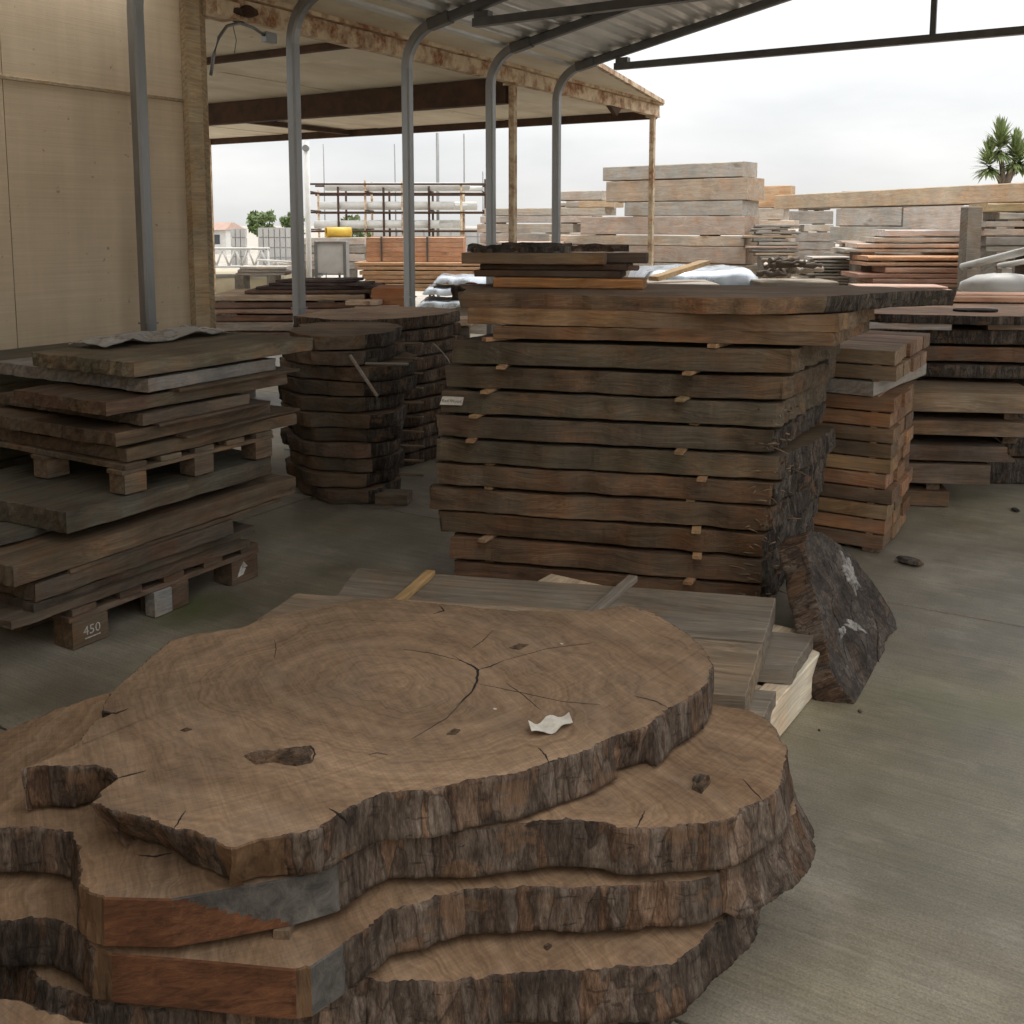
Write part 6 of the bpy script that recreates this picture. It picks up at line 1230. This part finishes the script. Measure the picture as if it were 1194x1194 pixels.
for row, zr_ in enumerate(rows_z):
    for k in range(5 if row < 2 else 3):
        r = (0.085, 0.07, 0.06, 0.09, 0.065)[k]; x0 = (0.1, 0.3, 0.75, 1.15, 1.35)[k] + 0.12 * row; y = 0.12 + 0.19 * k; L_ = 2.6 - 0.2 * k + 0.2 * row
        o = MB().pipe((0, 0, 0), (L_, 0.0, 0), r, 0.012).build('pale_pipe', M['pvc'], None, (rx + x0, RY + y, zr_ + 0.028 + r)); tag(o, 'pale pipe lying on the %s level of the scaffold rack, %s from the shed side' % (('low', 'middle', 'high')[row], ('first', 'second', 'third', 'fourth', 'fifth')[k]), 'pipe', 'pipes on the scaffold rack')
for k, (x, yt, ww, lab) in enumerate(((377, 168, 0.012, 'thin leaning metal pole by the scaffold rack'), (460, 168, 0.014, 'thin grey pole rising behind the scaffold rack'), (510, 155, 0.035, 'thick grey pole rising behind the scaffold rack'), (541, 156, 0.016, 'thin dark pole at the end of the scaffold rack'), (563, 200, 0.014, 'short thin pole past the end of the scaffold rack'))):
    a, b_ = D(x, yt, 22.6), D(x + (2 if k < 2 else 0.5), 262, 22.6); o = MB().tube([(a.x - b_.x, 0, a.z - GZ), (0, 0, 0)], ww, 8).build('metal_pole', M['galv'], None, (b_.x, 22.6, GZ)); tag(o, lab, 'pole')
a = D(357, 165, 18); o = empty('white_pole', (a.x, 18, GZ)); tag(o, 'white pole with round fitting beside the shed post', 'pole'); MB().tube([(0, 0, 0), (0, 0, a.z - GZ)], 0.05, 12).build('shaft', M['pvc'], o); MB().tube([(0, -0.08, a.z - GZ - 0.12), (0, -0.02, a.z - GZ - 0.12)], 0.06, 12).build('fitting', M['galv'], o)
a = D(378, 271, 18.9); b_ = D(405, 271, 18.9); o = MB().pipe((0, 0, 0), (b_.x - a.x, 0.2, 0), 0.1, 0.012).build('yellow_pipe', M['yellow'], None, (a.x, 19.1, a.z)); tag(o, 'short yellow pipe below the scaffold rack', 'pipe')
# junk pile that carries it
yard_stack((a.x, 19.0), (1, 0.0), [(345, 425, 277, 282, gy, 'pale plank under the yellow pipe'), (350, 440, 286, 291, dg, 'dark plank second below the yellow pipe'), (345, 425, 296, 301, gy, 'grey plank third below the yellow pipe'), (350, 430, 306, 314, dg, 'dark plank fourth below the yellow pipe')], 'planks under the yellow pipe', 'junk', depth=0.4)
# ------------------------------------------------------------------ boat on a trailer with a white lattice
bt = empty('small_boat', (D(285, 330, 17.4).x, 17.9, GZ)); tag(bt, 'tan upturned boat hull beside the plywood wall corner', 'boat'); zt = D(285, 316, 17.4).z - GZ; hw = 0.62
rr = []
for i in range(9):
    u = i / 8; k = 1 - 0.35 * max(0, u - 0.55) * 2; x = -1.0 + 1.65 * u
    rr.append([(x, -0.5 * k, 0.25), (x, -0.48 * k, zt - 0.12), (x, -0.4 * k, zt - 0.03), (x, 0, zt), (x, 0.4 * k, zt - 0.03), (x, 0.48 * k, zt - 0.12), (x, 0.5 * k, 0.25)])
m = MB(); m.loft(rr, True, True); m.f = [tuple(reversed(q)) for q in m.f]; m.build('hull', M['tan'], bt)
MB().bar((-1.0, -0.515, zt - 0.08), (0.62, -0.42, zt - 0.08), 0.03, 0.05).build('rubbing_strip', M['galv'], bt)
for x in (-0.7, 0.3): MB().box(x, x + 0.1, -0.4, 0.4, 0, 0.25).build('chock', M['yard'], bt, color=(0.3, 0.27, 0.22))
la = empty('white_lattice', (D(252, 300, 18.8).x, 18.9, GZ)); tag(la, 'white tubular lattice frame standing behind the tan boat hull', 'lattice frame'); z0, z1 = D(252, 311, 18.8).z - GZ, D(252, 290, 18.8).z - GZ; Ll = 0.98
for z, nm in ((z0, 'lower_tube'), (z1, 'upper_tube')): MB().tube([(-0.8, 0, z), (Ll, 0, z)], 0.025, 8).build(nm, M['white'], la)
for k in range(7): x = -0.75 + k * 0.24; MB().tube([(x, 0, z0), (x + 0.12, 0, z1)], 0.02, 6).build('brace', M['white'], la); MB().tube([(x + 0.12, 0, z1), (x + 0.24, 0, z0)], 0.02, 6).build('brace', M['white'], la)
for x in (-0.78, Ll - 0.03): MB().tube([(x, 0, 0), (x, 0, z1)], 0.022, 8).build('leg', M['white'], la)
for k, (xa, ya, xb, yb) in enumerate(((308, 306, 330, 335), (322, 306, 338, 330), (300, 303, 345, 306))):
    p0, p1 = D(xa, ya, 18.4), D(xb, yb, 18.1)
    if k < 2: p1 = p1 + (p1 - p0) * ((p1.z - GZ) / max(0.05, (p0.z - p1.z)))
    o = MB().tube([(0, 0, 0), p1 - p0], 0.02, 8).build('metal_tube', M['galv'] if k < 2 else M['white'], None, p0); tag(o, ('first slanting metal tube beside the white lattice', 'second slanting metal tube beside the white lattice', 'level white tube behind the shed post')[k], 'tube')
yard_stack((D(335, 300, 19.5).x, 19.5), (1, 0), [(318, 372, 306.5, 311, gy, 'grey plank below the level white tube'), (315, 372, 318, 323, dg, 'dark plank low behind the slanting tubes')], 'planks behind the slanting tubes', 'x', depth=0.4)

# ------------------------------------------------------------------ far walls, house, trees
def brick_wall(name, label, x0, x1, yt, Y, rows_, cols_):
    a, b_ = D(x0, yt, Y), D(x1, yt, Y); e = empty(name, (a.x, Y, GZ)); tag(e, label, 'wall'); L_ = b_.x - a.x; H_ = a.z - GZ
    for r in range(rows_):
        for c_ in range(cols_): MB().box(L_ * c_ / cols_ + 0.02, L_ * (c_ + 1) / cols_ - 0.02, 0, 0.3, H_ * r / rows_ + 0.015, H_ * (r + 1) / rows_ - 0.015).build('wall_panel', M['block'], e)
    MB().box(0.05, L_ - 0.05, 0.06, 0.24, 0.0, H_ - 0.05).build('wall_core', M['block'], e)
brick_wall('block_wall', 'grey block wall in the distance behind the white lattice', 268, 286, 266, 42, 4, 3)
brick_wall('block_wall', 'long grey block wall in the distance below the little tree', 300, 352, 265, 40, 4, 8)
brick_wall('block_wall', 'distant grey block wall past the scaffold rack', 400, 620, 266, 46, 4, 14)
hs = empty('far_house', (D(240, 262, 60).x, 60, GZ)); tag(hs, 'far white house with terracotta roof at the edge of the plywood wall', 'house'); hw_ = 1.15; hz = D(255, 268, 60).z - GZ
MB().box(-1.5, hw_, 0, 4, 0, hz).build('wall', M['white'], hs); MB().loft([[(-1.7, -0.3, hz), (hw_ + 0.1, -0.3, hz), (hw_ + 0.1, 4.3, hz), (-1.7, 4.3, hz)], [(-1.4, 1.8, hz + 0.45), (hw_ - 0.1, 1.8, hz + 0.45), (hw_ - 0.1, 2.2, hz + 0.45), (-1.4, 2.2, hz + 0.45)]]).build('roof', M['tile'], hs)
for x in (-0.9, 0.3): MB().box(x, x + 0.5, -0.02, 0.02, hz * 0.4, hz * 0.8).build('window', M['glass'], hs)
def tree(name, label, px, ytop, Y, crown_r, n, group=None, leaf=0.16, low=0.45):
    b_ = D(px, 262, Y); top_ = D(px, ytop, Y).z; e = empty(name, (b_.x, Y, GZ)); tag(e, label, 'tree', group); H_ = top_ - GZ
    tr = MB(); tr.tube([(0, 0, 0), (0.05, 0, H_ * 0.3), (0.0, 0.03, H_ * 0.6), (0.03, 0, H_ * 0.85)], 0.1, 7, True, [0.1, 0.07, 0.05, 0.02])
    for k in range(6):
        a = k * 1.05; z = H_ * (0.4 + 0.07 * k); tr.tube([(0, 0, z), (crown_r * 0.4 * math.cos(a), crown_r * 0.4 * math.sin(a), z + 0.25), (crown_r * 0.7 * math.cos(a), crown_r * 0.7 * math.sin(a), z + 0.5)], 0.03, 5, True, [0.035, 0.022, 0.008])
    tr.build('trunk', M['trunk'], e)
    v = []; f = []; cl = [(random.uniform(-1, 1) * crown_r * 0.7, random.uniform(-1, 1) * crown_r * 0.7, H_ * random.uniform(low + 0.1, 0.95)) for _ in range(16)]
    for k in range(n):
        c = random.choice(cl); d = Vector((random.gauss(0, 1), random.gauss(0, 1), random.gauss(0, 0.8))).normalized() * crown_r * 0.38 * random.random() ** 0.5
        p_ = Vector(c) + d; p_.z = min(p_.z, H_); u = Vector((random.gauss(0, 1), random.gauss(0, 1), random.gauss(0, 1))).normalized(); w_ = u.orthogonal().normalized(); s_ = leaf * random.uniform(0.6, 1.2); b0 = len(v)
        v += [p_ - u * s_, p_ + w_ * s_ * 0.4, p_ + u * s_, p_ - w_ * s_ * 0.4]; f.append((b0, b0 + 1, b0 + 2, b0 + 3))
    mk('crown', v, f, M['foliage'], e)
tree('small_tree', 'little green tree rising over the distant block wall', 304, 247, 44, 0.62, 900, leaf=0.14)
tree('small_tree', 'little green tree half hidden by the shed post', 339, 247, 46, 0.6, 700, leaf=0.14)
tree('shrub', 'green shrub seen through the scaffold rack', 408, 252, 24, 0.5, 700, leaf=0.09)
# yucca
yb = D(1168, 262, 17); yu = empty('yucca_tree', (yb.x, 17, GZ)); tag(yu, 'spiky green yucca tree with three heads behind the long timber pile', 'tree')
zf = D(1168, 214, 17).z - GZ; heads = [(D(1166, 168, 17), 0.36), (D(1153, 188, 17), 0.3), (D(1184, 180, 17), 0.31), (D(1190, 186, 17.2), 0.24)]
tr = MB(); tr.tube([(0, 0, 0), (0.03, 0, zf * 0.5), (0.0, 0, zf)], 0.09, 9, True, [0.13, 0.09, 0.075]); tr.build('trunk', M['trunk'], yu)
for hd, rr_ in heads:
    l = hd - Vector((yu.location.x, 17, GZ)); br = MB(); br.tube([(0, 0, zf - 0.12), (l.x * 0.5, l.y * 0.5, zf * 0.6 + l.z * 0.4 + 0.02), (l.x, l.y, l.z - 0.1)], 0.04, 7, True, [0.055, 0.042, 0.035]); br.build('branch', M['trunk'], yu)
    v = []; f = []
    for k in range(190):
        a = random.uniform(0, 6.283); el = random.uniform(-0.75, 1.45); d = Vector((math.cos(a) * math.cos(el), math.sin(a) * math.cos(el), math.sin(el))); s_ = d.cross(Vector((0, 0, 1))).normalized(); L_ = rr_ * random.uniform(0.75, 1.1); c = l + Vector((0, 0, -0.12 + 0.18 * max(0, el))); b0 = len(v)
        droop = Vector((0, 0, -0.08 * L_ * (1 - max(0, el) / 1.5)))
        for t, ww in ((0.05, 0.012), (0.45, 0.024), (0.75, 0.016)): q = c + d * L_ * t + droop * t * t; v += [q - s_ * ww, q + s_ * ww]
        v.append(c + d * L_ + droop * 1.5); f += [(b0, b0 + 1, b0 + 3, b0 + 2), (b0 + 2, b0 + 3, b0 + 5, b0 + 4), (b0 + 4, b0 + 5, b0 + 6)]
    mk('leaf_head', v, f, M['leaf'], yu)
